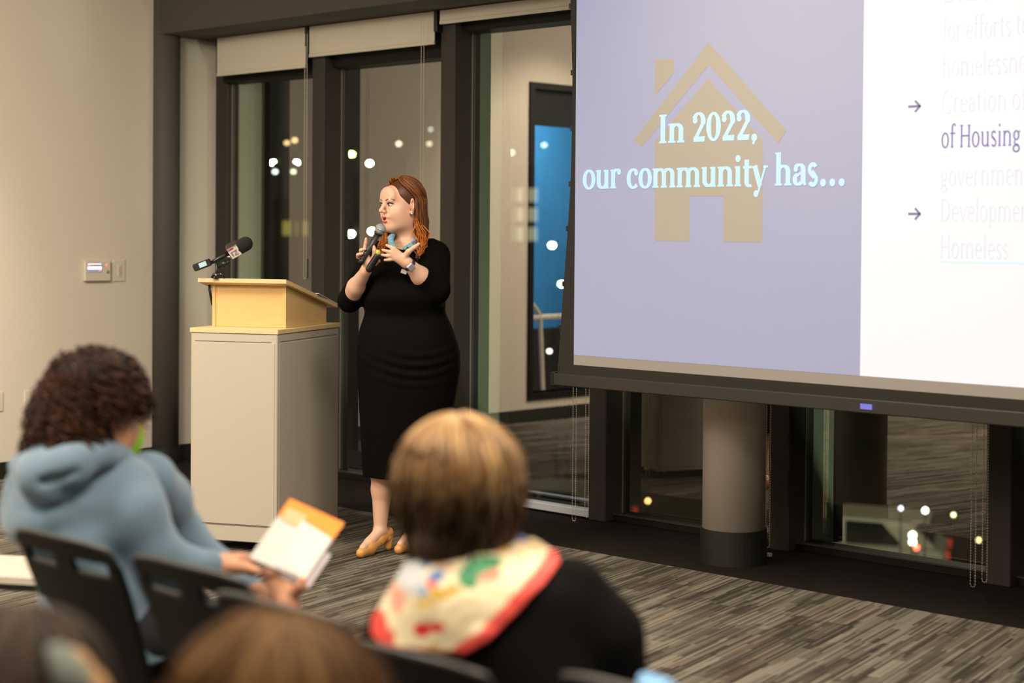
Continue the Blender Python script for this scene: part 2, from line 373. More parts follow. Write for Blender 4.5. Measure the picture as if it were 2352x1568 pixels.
def rotx(a): c, s_ = math.cos(a), math.sin(a); return np.array([[1, 0, 0], [0, c, -s_], [0, s_, c]])
def roty(a): c, s_ = math.cos(a), math.sin(a); return np.array([[c, 0, s_], [0, 1, 0], [-s_, 0, c]])

class Frame:        # local frame standing on the floor, x = sideways, y = away, z = up
    def __init__(s, px, depth, **k):
        lat = (px - 1176) / F * depth; s.D = depth; s.lat = lat; p = f0 * depth + r0 * lat; s.o = np.array([p[0], p[1], 0])
        s.kw = k
    def root(s, name, **k): return empty(name, tuple(s.o), YAW, **k)
    def P(s, px, py, d=0.):
        D = s.D + d; r = ray(px, py); q = CP + r * (D / (r @ f0)); v = q - s.o
        return np.array([v @ r0, v @ f0, q[2]])
    def sc(s, n, d=0.): return n / F * (s.D + d)
    def floor(s, px, py): q = onZ(px, py, 0); v = q - s.o; return np.array([v @ r0, v @ f0, 0])

# ================================================================== SETTING
WX = -9.13; WY = 6.58; GY = 6.745; CEIL = 3.4
struct('floor', MB().box((-9.3, -6, -.1), (5, 5.94, 0)), m_carpet)
struct('floor_edge_strip', MB().box((-9.3, 5.94, -.1), (5, 6.85, 0)), m_strip)['label'] = 'dark brown smooth floor strip along the windows'
# left wall with an opening (seen mirrored in the glass)
OA, OB, OZ0, OZ1 = 2.55, 3.74, .22, 2.62
wl = MB(); wl.box((WX - .15, -6, 0), (WX, OA, CEIL)); wl.box((WX - .15, OB, 0), (WX, 6.95, CEIL)); wl.box((WX - .15, OA, 0), (WX, OB, OZ0)); wl.box((WX - .15, OA, OZ1), (WX, OB, CEIL))
struct('wall_left', wl, m_wall)
struct('wall_right', MB().box((5, -6, 0), (5.15, 6.95, CEIL)), m_wall)
struct('wall_back', MB().box((-9.28, -6.15, 0), (5.15, -6, CEIL)), m_wall)
struct('ceiling', MB().box((-9.28, -6.15, CEIL), (5.15, 7, CEIL + .1)), mat('ceiling_paint', (.6, .57, .5), .9))
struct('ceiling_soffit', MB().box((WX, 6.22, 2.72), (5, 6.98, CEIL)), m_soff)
bb = MB(); bb.box((WX, -6, 0), (WX + .012, 6.6, .10))
struct('baseboard_left', bb, m_dark)
struct('baseboard_back', MB().box((WX, -6, 0), (5, -5.985, .10)), m_dark)
struct('baseboard_right', MB().box((4.985, -6, 0), (5, 6.5, .10)), m_dark)
# alcove behind the left wall's opening
t = MB(); t.box((WX - .16, OA - .05, OZ0 - .05), (WX + .02, OA, OZ1 + .05)); t.box((WX - .16, OB, OZ0 - .05), (WX + .02, OB + .05, OZ1 + .05)); t.box((WX - .16, OA, OZ1), (WX + .02, OB, OZ1 + .05)); t.box((WX - .16, OA, OZ0 - .05), (WX + .02, OB, OZ0))
t.box((WX - .1, OA, 2.34), (WX - .06, OB, 2.62))
w4 = struct('window_4', t, m_muls)
al = MB(); ax = WX - 1.4
al.box((ax - .1, 1.3, -.1), (WX - .15, 4.6, 0)); al.box((ax - .1, 1.3, 2.9), (WX - .15, 4.6, 3.0)); al.box((ax - .1, 1.2, -.1), (WX - .15, 1.3, 3)); al.box((ax - .1, 4.6, -.1), (WX - .15, 4.7, 3))
struct('wall_side_room', al, mat('side_room_paint', (.35, .32, .28), .9))
m_blue = mat('blue_wall_paint', (.05, .36, .80), .7, noise=.1, nscale=2)
struct('wall_side_room_blue', MB().box((ax - .1, 1.3, .62), (ax, 4.6, 2.9)), m_blue)
struct('trim_side_room_rail', MB().box((ax - .1, 1.3, -.1), (ax + .02, 4.6, .62)), mat('side_room_dark', (.035, .03, .025), .6))
area('side_room_light', (WX - .75, 3.0, 2.85), .5, 1.6, 110, (1, .93, .85))
sq = MB(); sq.tube([(ax + .01, 3.36, 1.55), (ax + .01, 3.33, 1.75), (ax + .01, 3.38, 1.85), (ax + .01, 3.31, 1.97)], [.02, .035, .03, .02], 8)
sq.build('wall_squiggle', mat('red_paint', (.75, .05, .05), .5), None, True, label='red squiggle shape on the blue wall mirrored in the third window', cat='wall art')
wb = empty('whiteboard', (ax + .02, 2.85, 1.25), label='pale grey board on the blue wall mirrored beside the projection screen', cat='board')
MB().box((0, -.28, -.32), (.02, .28, .32)).build('board', mat('pale_board', (.30, .40, .40), .5), wb)
MB().box((-.004, -.30, -.34), (.012, .30, .34)).build('frame', m_muls, wb)
rl = empty('handrail', (WX - .55, 3.1, 0), label='white slanted railing in the blue room mirrored in the glass', cat='railing')
MB().tube([(0, .55, .78), (0, -.6, .78)], .025).build('rail', mat('white_rail', (.6, .55, .45), .5), rl)
MB().tube([(0, .42, 1.15), (0, .15, .8), (0, .1, 0)], .02).build('post', MATS['white_rail'], rl)
MB().tube([(0, .28, 1.12), (0, -.05, .8), (0, -.1, 0)], .02).build('post', MATS['white_rail'], rl)

# round engaged column at the corner, free-standing column behind the screen
def round_column(name, cx, cy, r, top, m, label, bh=.10):
    c = MB(); c.tube([(cx, cy, bh), (cx, cy, top)], r, 48); o = struct(name, c, m, smooth=False); o['label'] = label
    for p in o.data.polygons:
        if abs(p.normal.z) < .5: p.use_smooth = True
    b = MB().tube([(cx, cy, 0), (cx, cy, bh)], r + .008, 48); b.build('column_base', m_dark, o, label='black rubber column base')
    return o
round_column('trim_1', WX + .02, 6.30, .088, CEIL, m_cold, 'dark grey round corner column against the beige wall')
pc = onZ(1662, 1297, 0)
round_column('trim_2', pc[0] - .02, pc[1] + .10, .142, 2.72, m_colm, 'taupe round column standing below the projection screen', .155)

# ------------------------------------------------------------------ curtain wall
KS = [-9.00, -7.905, -6.78, -5.655, -4.53, -3.41, -2.28, -1.15, -.02, 1.1, 2.2, 3.3, 5.0]
ZT = 2.72; ZB = .035
for i, k in enumerate(KS):
    wd = .13 if i == 0 else .115
    m = MB(); m.box((k - wd, 6.70 if i == 0 else 6.60, 0), (k, 6.80, ZT), bev=.004)
    o = struct('trim_%d' % (i + 3), m, m_mull); o['label'] = 'dark bronze window mullion'
    g = MB(); g.box((k - .006, 6.732, 0), (k + .003, 6.742, ZT)); g.build('gasket', mat('grey_gasket', (.16, .16, .14), .5), o)
    if i % 2 == 0:
        fn = MB(); fn.box((k - .10, 6.80, 0), (k, 6.98, ZT)); fn.build('outer_fin', mat('grey_green_fin', (.30, .35, .25), .6), o, label='grey green outer fin')
        fn = MB(); fn.box((k - .10, 6.98, 0), (k + .012, 7.04, ZT)); fn.build('outer_cap', m_muls, o)
n = 0
for i in range(len(KS) - 1):
    a, b = KS[i] + .001, KS[i + 1] - .116; n += 1
    if n == 4: n = 5
    fr = MB(); fr.box((a, 6.66, 0), (b, 6.80, ZB), bev=.003)
    topz = 2.50 if i == 0 else 2.53 if i == 1 else 2.66
    fr.box((a, 6.66, topz - .06), (b, 6.80, ZT), bev=.003)
    o = struct('window_%d' % n, fr, m_muls)
    gl = MB().add([(a, GY, ZB), (b, GY, ZB), (b, GY, topz - .06), (a, GY, topz - .06)], [(0, 1, 2, 3)])
    gl.build('window_pane', m_glass, o)
    s_ = MB().box((a, 6.655, ZB), (b, 6.675, ZB + .008)); s_.build('sill_edge', m_mull, o)
    if i == 2:
        MB().box((a, 6.60, .01), (b, 6.66, .05), bev=.004).build('sill_rail', mat('bright_aluminium', (.75, .78, .82), .3, .3), o, label='bright metal sill rail')

# roller blinds
def chain_mesh(x0, x1, ztop, zbot, y):
    V = []; Q = []; m = MB(); r = .0038; L = ztop - zbot; st = .0115
    pts = [(x0, ztop - st * i) for i in range(int((L - .012) / st))] + [(x1, ztop - st * i) for i in range(int((L - .012) / st))]
    cx = (x0 + x1) / 2; w_ = abs(x1 - x0) / 2
    for q in range(5): a = PI * q / 4; pts.append((cx + w_ * math.cos(a), zbot + .012 - .012 * math.sin(a)))
    o = [(1, 0, 0), (-1, 0, 0), (0, 1, 0), (0, -1, 0), (0, 0, 1), (0, 0, -1)]; f = [(0, 2, 4), (2, 1, 4), (1, 3, 4), (3, 0, 4), (2, 0, 5), (1, 2, 5), (3, 1, 5), (0, 3, 5)]
    for (x, z) in pts: m.add([(x + r * a, y + r * b, z + r * c) for a, b, c in o], f)
    for xx in (x0, x1): m.tube([(xx, y, zbot + .012), (xx, y, ztop)], .0009, 4)
    return m
m_bead = mat('nickel_bead', (.66, .60, .50), .35, .4)
BL = [(-8.925, -8.035, 2.475), (-8.0, -6.905, 2.535), (-6.862, -5.75, 2.642), (-5.65, -4.62, 2.65), (-4.52, -3.50, 2.65), (-3.40, -2.38, 2.65)]
BLAB = ['beige roller blind hanging lowest, above the podium at the left end of the windows', 'beige roller blind above the woman holding the microphone', 'beige roller blind partly behind the screen, right of the mullion beside the speaker',
        'roller blind behind the projection screen whose chain hangs left of the round column', 'roller blind behind the screen whose chain hangs right of the round column', 'roller blind behind the screen above the rightmost window']
for i, (a, b, z) in enumerate(BL):
    r = empty('roller_blind', ((a + b) / 2, 6.56, z), label=BLAB[i], cat='blind', group='roller blinds along the windows')
    hw = (b - a) / 2
    MB().box((-hw, 0, 0), (hw, .004, 2.715 - z)).build('blind_fabric', m_blind, r)
    MB().box((-hw, -.006, -.004), (hw, .010, .016), bev=.003).build('hem_bar', m_blind, r)
    MB().tube([(-hw, .03, 2.69 - z), (hw, .03, 2.69 - z)], .022, 12).build('roller_tube', m_blind, r, True)
    MB().box((hw, -.01, 2.60 - z if i < 3 else 2.62 - z), (hw + .028, .06, 2.718 - z), bev=.003).build('end_bracket', m_blk, r)
for i, px in ((2, (1318, 1197)), (3, (1347, 1187)), (3, (1763, 1257)), (4, (2233, 1350)), (5, (2262, 1335))):
    pass
roots = [o for o in COL.objects if o.name.startswith('roller_blind')]
def chain_at(ri, px, py, y=6.50):
    p = onY(px, py, y); r = roots[ri]; x = p[0]; z = p[2]
    m = chain_mesh(x - .011 - r.location.x, x + .011 - r.location.x, 2.66 - r.location.z, z - r.location.z, y - r.location.y); m.build('bead_chain', m_bead, r)
chain_at(2, 1318, 1196); chain_at(2, 1347, 1188); chain_at(3, 1763, 1257); chain_at(4, 2234, 1348); chain_at(4, 2261, 1337)
chain_at(0, 700, 640); chain_at(1, 968, 500)
hd = onZ(1766, 1278, 0); e = empty('chain_tensioner', tuple(hd), label='small white chain hold-down on the dark floor right of the round column', cat='fitting')
MB().box((-.014, -.01, 0), (.014, .01, .018), bev=.003).build('bracket', mat('white_plastic', (.6, .56, .5), .5), e)

# ------------------------------------------------------------------ wall plates on the left wall
m_iv = mat('ivory_plastic', (.66, .60, .49), .5)
def wall_plate(name, px0, py0, px1, py1, d, label, cat, bev=.003):
    a = onX(px0, py0, WX); b = onX(px1, py1, WX)
    r = empty(name, (WX, a[1], b[2]), label=label, cat=cat); w_ = b[1] - a[1]; h = a[2] - b[2]
    MB().box((0, 0, 0), (d, w_, h), bev=bev).build('cover', m_iv, r); return r, w_, h
r, w_, h = wall_plate('thermostat', 189, 598, 249, 645, .03, 'ivory wall control panel with small lit display left of the dark column', 'thermostat', .006)
MB().box((.03, w_ * .08, h * .42), (.032, w_ * .66, h * .88)).build('display', mat('lcd_grey', (.30, .30, .38), .3, emit=(.35, .33, .5), es=.35), r)
MB().box((.0321, w_ * .10, h * .81), (.0328, w_ * .62, h * .85)).build('display_line', mat('lcd_white', (.8, .8, .8), .3, emit=(1, .95, .95), es=1), r)
MB().box((.0321, w_ * .10, h * .58), (.0328, w_ * .62, h * .70)).build('display_line', mat('lcd_bright', (.8, .8, .8), .3, emit=(1, .97, 1), es=2.2), r)
MB().box((.0321, w_ * .09, h * .72), (.0326, w_ * .20, h * .78)).build('indicator', mat('lcd_red', (.8, .2, .25), .3, emit=(1, .25, .35), es=1), r)
MB().box((.0321, w_ * .52, h * .50), (.0326, w_ * .62, h * .56)).build('indicator', MATS['lcd_red'], r)
MB().sphere((.03, w_ * .83, h * .78), (.004, .010, .007)).build('warning_light', mat('led_red', (.9, .2, .15), .3, emit=(1, .22, .18), es=.9), r, True)
MB().tube([(.026, w_ * .85, h * .46), (.036, w_ * .85, h * .46)], .010, 16).build('knob', mat('grey_knob', (.35, .31, .24), .5), r, True)
r, w_, h = wall_plate('light_switch', 259, 597, 286, 646, .008, 'ivory light switch plate right of the wall control panel', 'switch')
MB().box((.008, w_ * .32, h * .22), (.012, w_ * .68, h * .78), bev=.002).build('rocker', m_iv, r)
MB().box((.012, w_ * .40, h * .30), (.0145, w_ * .60, h * .68), bev=.001).build('slider', mat('switch_dark_ivory', (.5, .45, .36), .5), r)  # slider in a darker ivory than the plate
r, w_, h = wall_plate('wall_outlet', 55, 897, 122, 941, .008, 'ivory outlet plate low on the wall beside the curly hair', 'outlet')
for q in (.28, .72):
    MB().box((.008, w_ * (q - .16), h * .2), (.0105, w_ * (q + .16), h * .8), bev=.002).build('socket', m_iv, r)
r, w_, h = wall_plate('wall_outlet', -60, 903, 6, 944, .008, 'ivory outlet plate cut by the left picture edge', 'outlet')
MB().box((.008, w_ * .6, h * .2), (.0105, w_ * .9, h * .8), bev=.002).build('socket', m_iv, r)
MB().box((.008, w_ * .12, h * .2), (.0105, w_ * .42, h * .8), bev=.002).build('socket', m_iv, r)

# ================================================================== OUTSIDE
GZ = -4.9
gr = MB().add([(-140, 7.2, GZ), (120, 7.2, GZ), (120, 190, GZ), (-140, 190, GZ)], [(0, 1, 2, 3)])
gr.build('ground', m_asph, None, label='asphalt parking lot below the windows', kind='structure')
MB().box((-9.4, 6.83, GZ), (5.2, 7.15, -.12)).build('wall_outside', m_muls, None, kind='structure')
gs = MB().box((-40, 42, GZ), (-16, 46, GZ + .12)).build('grass_verge', mat('night_grass', (.02, .05, .01), .9, noise=.4, nscale=2), None, label='dark green verge beyond the parking lot', kind='stuff', cat='grass')
def lamp_at(px, py, depth, rad, col, es, label, arm=True, fixed_z=None):
    r_ = ray(px, py); p = CP + r_ * depth
    o = empty('street_lamp', (p[0], p[1], GZ), label=label, cat='street lamp', group='street lamps outside the windows')
    hh = p[2] - GZ
    nm = 'glow_%d_%d_%d_%d' % (col[0] * 100, col[1] * 100, col[2] * 100, es * 10)
    MB().sphere((0, 0, hh), (rad, rad, rad * .8), 12, 8).build('lamp_globe', mat(nm, (.8, .8, .8), .5, emit=col, es=es), o, True)
    MB().tube([(.0, .25, 0), (0, .25, hh + .2), (0, 0, hh + .28)], .05, 8).build('lamp_post', m_muls, o, True)
    MB().tube([(0, 0, hh + rad * .7), (0, 0, hh + .3)], .09, 8).build('lamp_cap', m_muls, o, True)
W1 = (1, 1, .92); CY = (.85, 1, .95); YE = (1, .75, .2)
for a in [(628, 374, 60, .10, W1, 60, 'white street lamp, left one of the bright pair in the first window'), (681, 374, 60, .10, W1, 60, 'white street lamp, right one of the bright pair in the first window'),
          (808, 354, 62, .10, YE, 50, 'yellow street lamp seen left of the speaker head'), (849, 375, 62, .10, CY, 60, 'greenish white street lamp beside the yellow one'),
          (806, 537, 50, .10, W1, 60, 'white lamp low in the second window left of the microphone'), (855, 531, 50, .10, W1, 60, 'white lamp just behind the microphone head'),
          (1155, 540, 48, .085, W1, 60, 'white lamp near the left edge of the third window'), (1268, 563, 44, .085, W1, 55, 'bright lamp over the blue reflection in the third window'), (1290, 652, 40, .075, W1, 50, 'lamp nearest the screen edge in the third window'),
          (1175, 350, 64, .10, (1, .9, .7), 4, 'faint lamp high in the third window'), (1250, 333, 64, .09, (.8, .95, 1), 5, 'faint bluish lamp over the blue reflection, topmost'), (1262, 806, 42, .05, W1, 12, 'small lamp low near the screen bottom corner'),
          (632, 394, 55, .075, (.7, .8, .8), 8, 'dim lamp under the left one of the bright pair'), (674, 394, 55, .07, (.8, .8, .6), 7, 'dim lamp under the right one of the bright pair'),
          (659, 328, 58, .085, (1, .65, .3), 4, 'faint orange lamp above the bright pair, left'), (677, 322, 58, .085, (1, .65, .3), 5, 'faint orange lamp above the bright pair, right'),
          (916, 330, 62, .09, (1, .9, .7), 5, 'faint lamp above the speaker head'), (986, 330, 62, .08, (1, .85, .6), 3.5, 'faint warm lamp right above the speaker head'), (989, 297, 76, .07, (.9, 1, .9), 3.5, 'faint greenish lamp near the mullion beside the speaker')]:
    lamp_at(*a)
# lit building far away
def facade(px0, py0, px1, py1, depth, cols, rows, label, col, es, warmth=0):
    a = CP + ray(px0, py0) * depth; b = CP + ray(px1, py1) * depth; ctr = (a + b) / 2; wdt = (px1 - px0) / F * depth; top = a[2]; bot = b[2]
    o = empty('far_building', (ctr[0], ctr[1], GZ), YAW, label=label, cat='building')
    MB().box((-wdt * .62, 0, 0), (wdt * .62, 5, top - GZ + .8)).build('wall', mat('night_facade', (.012, .012, .010), .9), o)
    mt = mat('lit_window_%d' % (es * 100 + px0), (.2, .2, .15), .5, emit=col, es=es)
    for i in range(cols):
        for j in range(rows):
            x0 = -wdt / 2 + wdt * (i + .16) / cols; x1 = -wdt / 2 + wdt * (i + .84) / cols; z0 = bot - GZ + (top - bot) * (j + .15) / rows; z1 = bot - GZ + (top - bot) * (j + .85) / rows
            MB().box((x0, -.06, z0), (x1, 0, z1)).build('window', mt, o)
facade(638, 500, 712, 548, 70, 2, 1, 'far building with two dim yellow lit windows in the first window', (.9, .75, .15), .42)
facade(1140, 425, 1240, 560, 66, 3, 3, 'far building with pale lit windows behind the third window', (.9, .85, .6), .5)

def car(name, px, py, depth, rz, paint, label, roofpy):
    c = onZ(px, py, GZ); q = CP + ray(px, py) * depth
    r = empty(name, (q[0], q[1], GZ), YAW + rz, label=label, cat='car', group='cars parked below the windows')
    # length along local x (rear towards +x), width along y
    def shell(prof, hw, name, m, inset=.12):
        n_ = len(prof); vs = []; fs = []
        for (yy, s2) in ((-hw, 0), (-hw * .9, 1), (hw * .9, 1), (hw, 0)):
            for (x, z) in prof:
                cx = sum(p[0] for p in prof) / n_; cz = sum(p[1] for p in prof) / n_
                sc = 1 if s2 else (1 - inset * .25)
                vs.append((cx + (x - cx) * sc, yy, cz + (z - cz) * sc))
        for k in range(3):
            for i in range(n_): fs.append((k * n_ + i, k * n_ + (i + 1) % n_, (k + 1) * n_ + (i + 1) % n_, (k + 1) * n_ + i))
        fs.append(tuple(range(n_))[::-1]); fs.append(tuple(3 * n_ + i for i in range(n_)))
        return MB().add(vs, fs).build(name, m, r)
    shell([(-2.2, .35), (2.15, .35), (2.25, .55), (2.2, .95), (2.05, 1.02), (-.9, 1.0), (-1.9, .88), (-2.25, .7)], .88, 'body', paint)
    shell([(-.85, 1.0), (-.15, 1.42), (.4, 1.50), (1.3, 1.48), (1.75, 1.42), (1.68, 1.36), (2.05, 1.02)], .76, 'roof', paint)
    gm = mat('car_glass', (.01, .012, .012), .08)
    for sy in (-1, 1):
        MB().prism([(-.62, 1.04), (-.08, 1.38), (.42, 1.44), (.45, 1.04)], lambda a, b, t: (a, sy * (.768 + t), b), .012).build('side_window', gm, r)
        MB().prism([(.50, 1.04), (.50, 1.44), (1.12, 1.42), (1.42, 1.10), (1.40, 1.04)], lambda a, b, t: (a, sy * (.768 + t), b), .012).build('side_window', gm, r)
        MB().box((2.17, sy * .62 - .14, .82), (2.27, sy * .62 + .14, .96), bev=.02).build('tail_light', mat('tail_red', (.5, .02, .01), .3, emit=(1, .08, .03), es=.35), r)
        for wx in (-1.4, 1.35):
            MB().tube([(wx, sy * .70, .33), (wx, sy * .90, .33)], .33, 20).build('wheel', m_rub, r)
    MB().prism([(-.62, 1.06), (.62, 1.06), (.55, 1.36), (-.55, 1.36)], lambda a, b, t: (1.99 - (b - 1.06) * .85 + t, a, b), .012).build('rear_window', gm, r)
    MB().box((1.6, -.6, 1.42), (1.92, .6, 1.46), bev=.01).build('rear_spoiler', paint, r)
    return r
m_cw = mat('white_car_paint', (.62, .60, .46), .35); m_cs = mat('silver_car_paint', (.24, .24, .19), .35); m_cd = mat('dark_car_paint', (.02, .02, .02), .3)
car('car', 1885, 1250, 30.5, math.radians(-16), m_cw, 'white hatchback seen through the window right of the round column', 0)
car('car', 1195, 1150, 33.5, math.radians(-8), m_cs, 'silver car whose roof shows low in the third window', 0)
car('car', 2440, 1290, 35, math.radians(-20), m_cd, 'dark car right of the white hatchback', 0)
for i, (px, py, s_, c) in enumerate([(2125, 1172, .05, W1), (2069, 1167, .035, (.6, .6, 1)), (2190, 1182, .035, (.8, .75, .4)), (2096, 1229, .06, W1), (2096, 1244, .06, W1), (2132, 1291, .05, (.8, .9, 1)), (2105, 1257, .05, (1, .1, .05)), (1488, 1150, .04, (1, .4, .1)), (1755, 1236, .035, (1, .5, .15)), (2248, 1240, .04, (.8, .5, .2))]):
    p = CP + ray(px, py) * (27.2, 27.2, 27.2, 26.6, 27.0, 26.2, 27.2, 27.2, 27.2, 27.2)[i]
    lb = ['white headlamp glint above the white hatchback, brightest', 'small violet glint above the white hatchback', 'small yellow glint right of the white hatchback', 'upper of two white glints on the hatchback rear pillar', 'lower of two white glints on the hatchback rear pillar', 'bluish white glint low behind the white hatchback', 'red marker light at the hatchback rear', 'orange marker light left of the round column', 'orange marker light right of the round column', 'amber light between the bead chains'][i]
    e = empty('marker_light', (p[0], p[1], GZ), label=lb, cat='light', group='small lights in the parking lot')
    MB().sphere((0, 0, p[2] - GZ), s_, 8, 6).build('bulb', mat('marker_%d' % i, (.5, .5, .5), .5, emit=c, es=9), e, True)
    MB().tube([(0, 0, 0), (0, 0, p[2] - GZ)], .012, 5).build('stake', m_muls, e)

# ================================================================== PODIUM
fr = Frame(638, 7.75); a_ = math.radians(-17.7)
pod = empty('podium', tuple(fr.o), YAW + a_, label='cream metal podium cabinet on casters with birch top at the front left of the room', cat='podium')
Wp, Dp = .442, .70      # local x runs -Wp..0, y 0..Dp
MB().box((-Wp, 0, .045), (0, Dp, 1.005), bev=.004).build('cabinet_body', m_cab, pod)
sm = MB(); sm.box((-Wp + .022, -.002, .966), (-.030, .01, .970)); sm.box((-Wp + .022, -.002, .120), (-.030, .01, .124))
sm.box((-.002, .03, .970), (.0012, Dp - .03, .973)); sm.build('panel_seam', m_seam, pod)
MB().box((-Wp + .012, -.0035, .125), (-.012, .004, .965), bev=.002).build('front_panel', m_cab, pod)
MB().box((-.004, .02, .07), (.002, Dp - .02, .965), bev=.0015).build('side_panel', m_cab, pod)
for cx, cy in ((-Wp + .05, .06), (-.05, .06), (-Wp + .05, Dp - .06), (-.05, Dp - .06)):
    c = MB().tube([(cx - .012, cy, .026), (cx + .012, cy, .026)], .026, 16); c = c.build('caster', m_rub, pod, True)
    MB().box((cx - .016, cy - .014, .03), (cx + .016, cy + .014, .046)).build('caster_fork', m_chrome, c)
MB().box((-Wp - .004, -.004, 1.006), (.004, Dp + .004, 1.028), bev=.002).build('top_board', m_plye, pod)
lec = empty('lectern', tuple(fr.o + (f0 * 0)), YAW + a_, label='birch tabletop lectern with sloping reading board standing on the podium', cat='lectern')
lec.location.z = 1.029
x0, x1, y0, y1 = -.405, -.024, .139, .60; zf, zb = .196, .092
b = MB().add([(x1 - .016, y0, 0), (x1 - .016, y1, 0), (x1, y1, 0), (x1, y0, 0), (x1 - .016, y0, zf), (x1 - .016, y1, zb), (x1, y1, zb), (x1, y0, zf)], [(0, 1, 2, 3), (4, 7, 6, 5), (0, 4, 5, 1), (1, 5, 6, 2), (2, 6, 7, 3), (3, 7, 4, 0)]); b.build('side_panel', m_ply, lec)
b = MB().add([(x0, y0, 0), (x0, y1, 0), (x0 + .016, y1, 0), (x0 + .016, y0, 0), (x0, y0, zf), (x0, y1, zb), (x0 + .016, y1, zb), (x0 + .016, y0, zf)], [(0, 1, 2, 3), (4, 7, 6, 5), (0, 4, 5, 1), (1, 5, 6, 2), (2, 6, 7, 3), (3, 7, 4, 0)]); b.build('side_panel', m_ply, lec)
MB().box((x0 + .016, y0 + .006, 0), (x1 - .016, y0 + .020, zf - .003)).build('front_panel', m_ply, lec)
MB().box((x0 + .016, y1 - .02, 0), (x1 - .016, y1 - .006, zb - .002)).build('back_panel', m_ply, lec)
yf, yb = .085, .675; sl = (zb - zf) / (y1 - y0)
def ztop(y): return zf + sl * (y - y0)
bx0, bx1, th = -.452, .002, .019
v = [(bx0, yf, ztop(yf)), (bx1, yf, ztop(yf)), (bx1, yb, ztop(yb)), (bx0, yb, ztop(yb))]; v2 = [(a, b_, c + th) for a, b_, c in v]
MB().add(v + v2, [(3, 2, 1, 0), (4, 5, 6, 7), (0, 1, 5, 4), (1, 2, 6, 5), (2, 3, 7, 6), (3, 0, 4, 7)]).build('reading_board', m_plye, lec)
pp = empty('paper_sheet', tuple(fr.o), YAW + a_, label='white paper sheet lying at the low edge of the lectern board beside the speaker', cat='paper'); pp.location.z = 1.029
v = [(x, y, ztop(y) + th + q) for q in (.001, .004) for x, y in ((-.19, .40), (.012, .43), (-.005, .69), (-.21, .66))]
MB().add(v, [(3, 2, 1, 0), (4, 5, 6, 7), (0, 1, 5, 4), (1, 2, 6, 5), (2, 3, 7, 6), (3, 0, 4, 7)]).build('sheet', m_white, pp)

# news microphone clamped at the back-left of the lectern
fm = Frame(497, 7.93); mic = fm.root('desk_microphone', label='black foam-topped news microphone with white flag on a short stand at the lectern', cat='microphone')
P = fm.P
a0, a1, a2, a3 = P(486, 603), P(531, 578), P(548, 569), P(571, 556)
ax_ = (a2 - a0) / np.linalg.norm(a2 - a0)
MB().tube([a0, a0 + ax_ * .02, a1], [.008, .0105, .0125], 14).build('handle', m_blk, mic, True)
fo = SDF(P(600, 600) - .1 + np.array([-.15, 0, 0]), P(600, 520) + .1, .0035); fo.cone(P(553, 566), P(564, 560), .034, .034, .005); fo.build('foam_windscreen', m_foam, mic, relax=1)
Rm = np.stack([ax_, np.cross([0, 1, 0.], ax_) * 1.0, np.cross(ax_, np.cross([0, 1, 0.], ax_))], 1)
up_ = np.cross(ax_, [0, 1, 0.]); up_ /= np.linalg.norm(up_); Rm = np.stack([ax_, np.cross(up_, ax_) * 1.0, up_], 1)
cb = MB().box((-.030, -.030, -.030), (.028, .030, .030), R=Rm @ rotx(math.radians(28)), o=P(538, 573), bev=.004); mflag = cb.build('mic_flag', mat('flag_black', (.03, .022, .022), .4), mic)
Rq = Rm @ rotx(math.radians(28)); o_ = P(538, 573)
sgn = 1 if (Rq @ np.array([0, 1, 0]))[1] < 0 else -1
fl = MB(); q_ = sorted([sgn * .0305, sgn * .032]); fl.box((-.026, q_[0], -.025), (.024, q_[1], .025), R=Rq, o=o_); fl.build('flag_face', mat('flag_white', (.75, .68, .66), .5), mflag)
q2 = sorted([sgn * .0322, sgn * .0328]); lg = MB(); lg.box((-.018, q2[0], .006), (.014, q2[1], .010), R=Rq, o=o_)
lg.tube([Rq @ np.array([-.014, sgn * .0325, -.012]) + o_, Rq @ np.array([-.014, sgn * .0325, .010]) + o_], .003, 6)
lg.tube([Rq @ np.array(p) + o_ for p in ((-.004, sgn * .0325, .008), (.008, sgn * .0325, .010), (.010, sgn * .0325, .002), (-.004, sgn * .0325, -.011), (.012, sgn * .0325, -.012))], .0028, 6)
lg.build('flag_mark', mat('flag_grey_mark', (.28, .22, .24), .5), mflag)
q3 = MB(); q3.box((-.026, sgn * .031 - .001, .018), (.005, sgn * .031 + .002, .026), R=Rq, o=o_); q3.build('flag_red_mark', mat('flag_red', (.5, .02, .03), .4), mflag)
t0 = P(445, 616); t1 = P(484, 601); tx = (t1 - t0) / np.linalg.norm(t1 - t0); tu = np.cross(tx, [0, 1, 0.]); tu /= np.linalg.norm(tu); Rt = np.stack([tx, np.cross(tu, tx), tu], 1)
mtx = MB().box((0, -.014, -.017), (.086, .014, .017), R=Rt, o=t0, bev=.005).build('transmitter', m_blk, mic)
s2 = 1 if Rt[1, 1] < 0 else -1; qq = sorted([s2 * .0142, s2 * .0152])
MB().box((.030, qq[0], -.010), (.066, qq[1], .012), R=Rt, o=t0).build('transmitter_display', mat('lcd_pale', (.3, .42, .45), .3, emit=(.45, .6, .62), es=.45), mtx)
MB().tube([P(497, 604), P(498, 622), P(497, 640)], [.007, .007, .009], 12).build('stand_post', m_blk, mic, True)
c = MB(); c.sphere(P(515, 606), .017, 12, 8); c.tube([P(500, 612), P(528, 600)], .009, 10); c.build('stand_clip', m_blk, mic, True)
MB().tube([P(521, 588), P(534, 591)], .006, 10).build('clip_ring', m_alum, mic, True)
c = MB(); c.tube([P(487, 638), P(491, 630), P(510, 630), P(516, 638)], .008, 8); c.build('stand_clamp', m_blk, mic, True)
c = MB(); c.sphere(P(496, 631, -.01), .006, 8, 6); c.sphere(P(507, 629, -.01), .004, 8, 6); c.build('clamp_screw', m_chrome, mic, True)
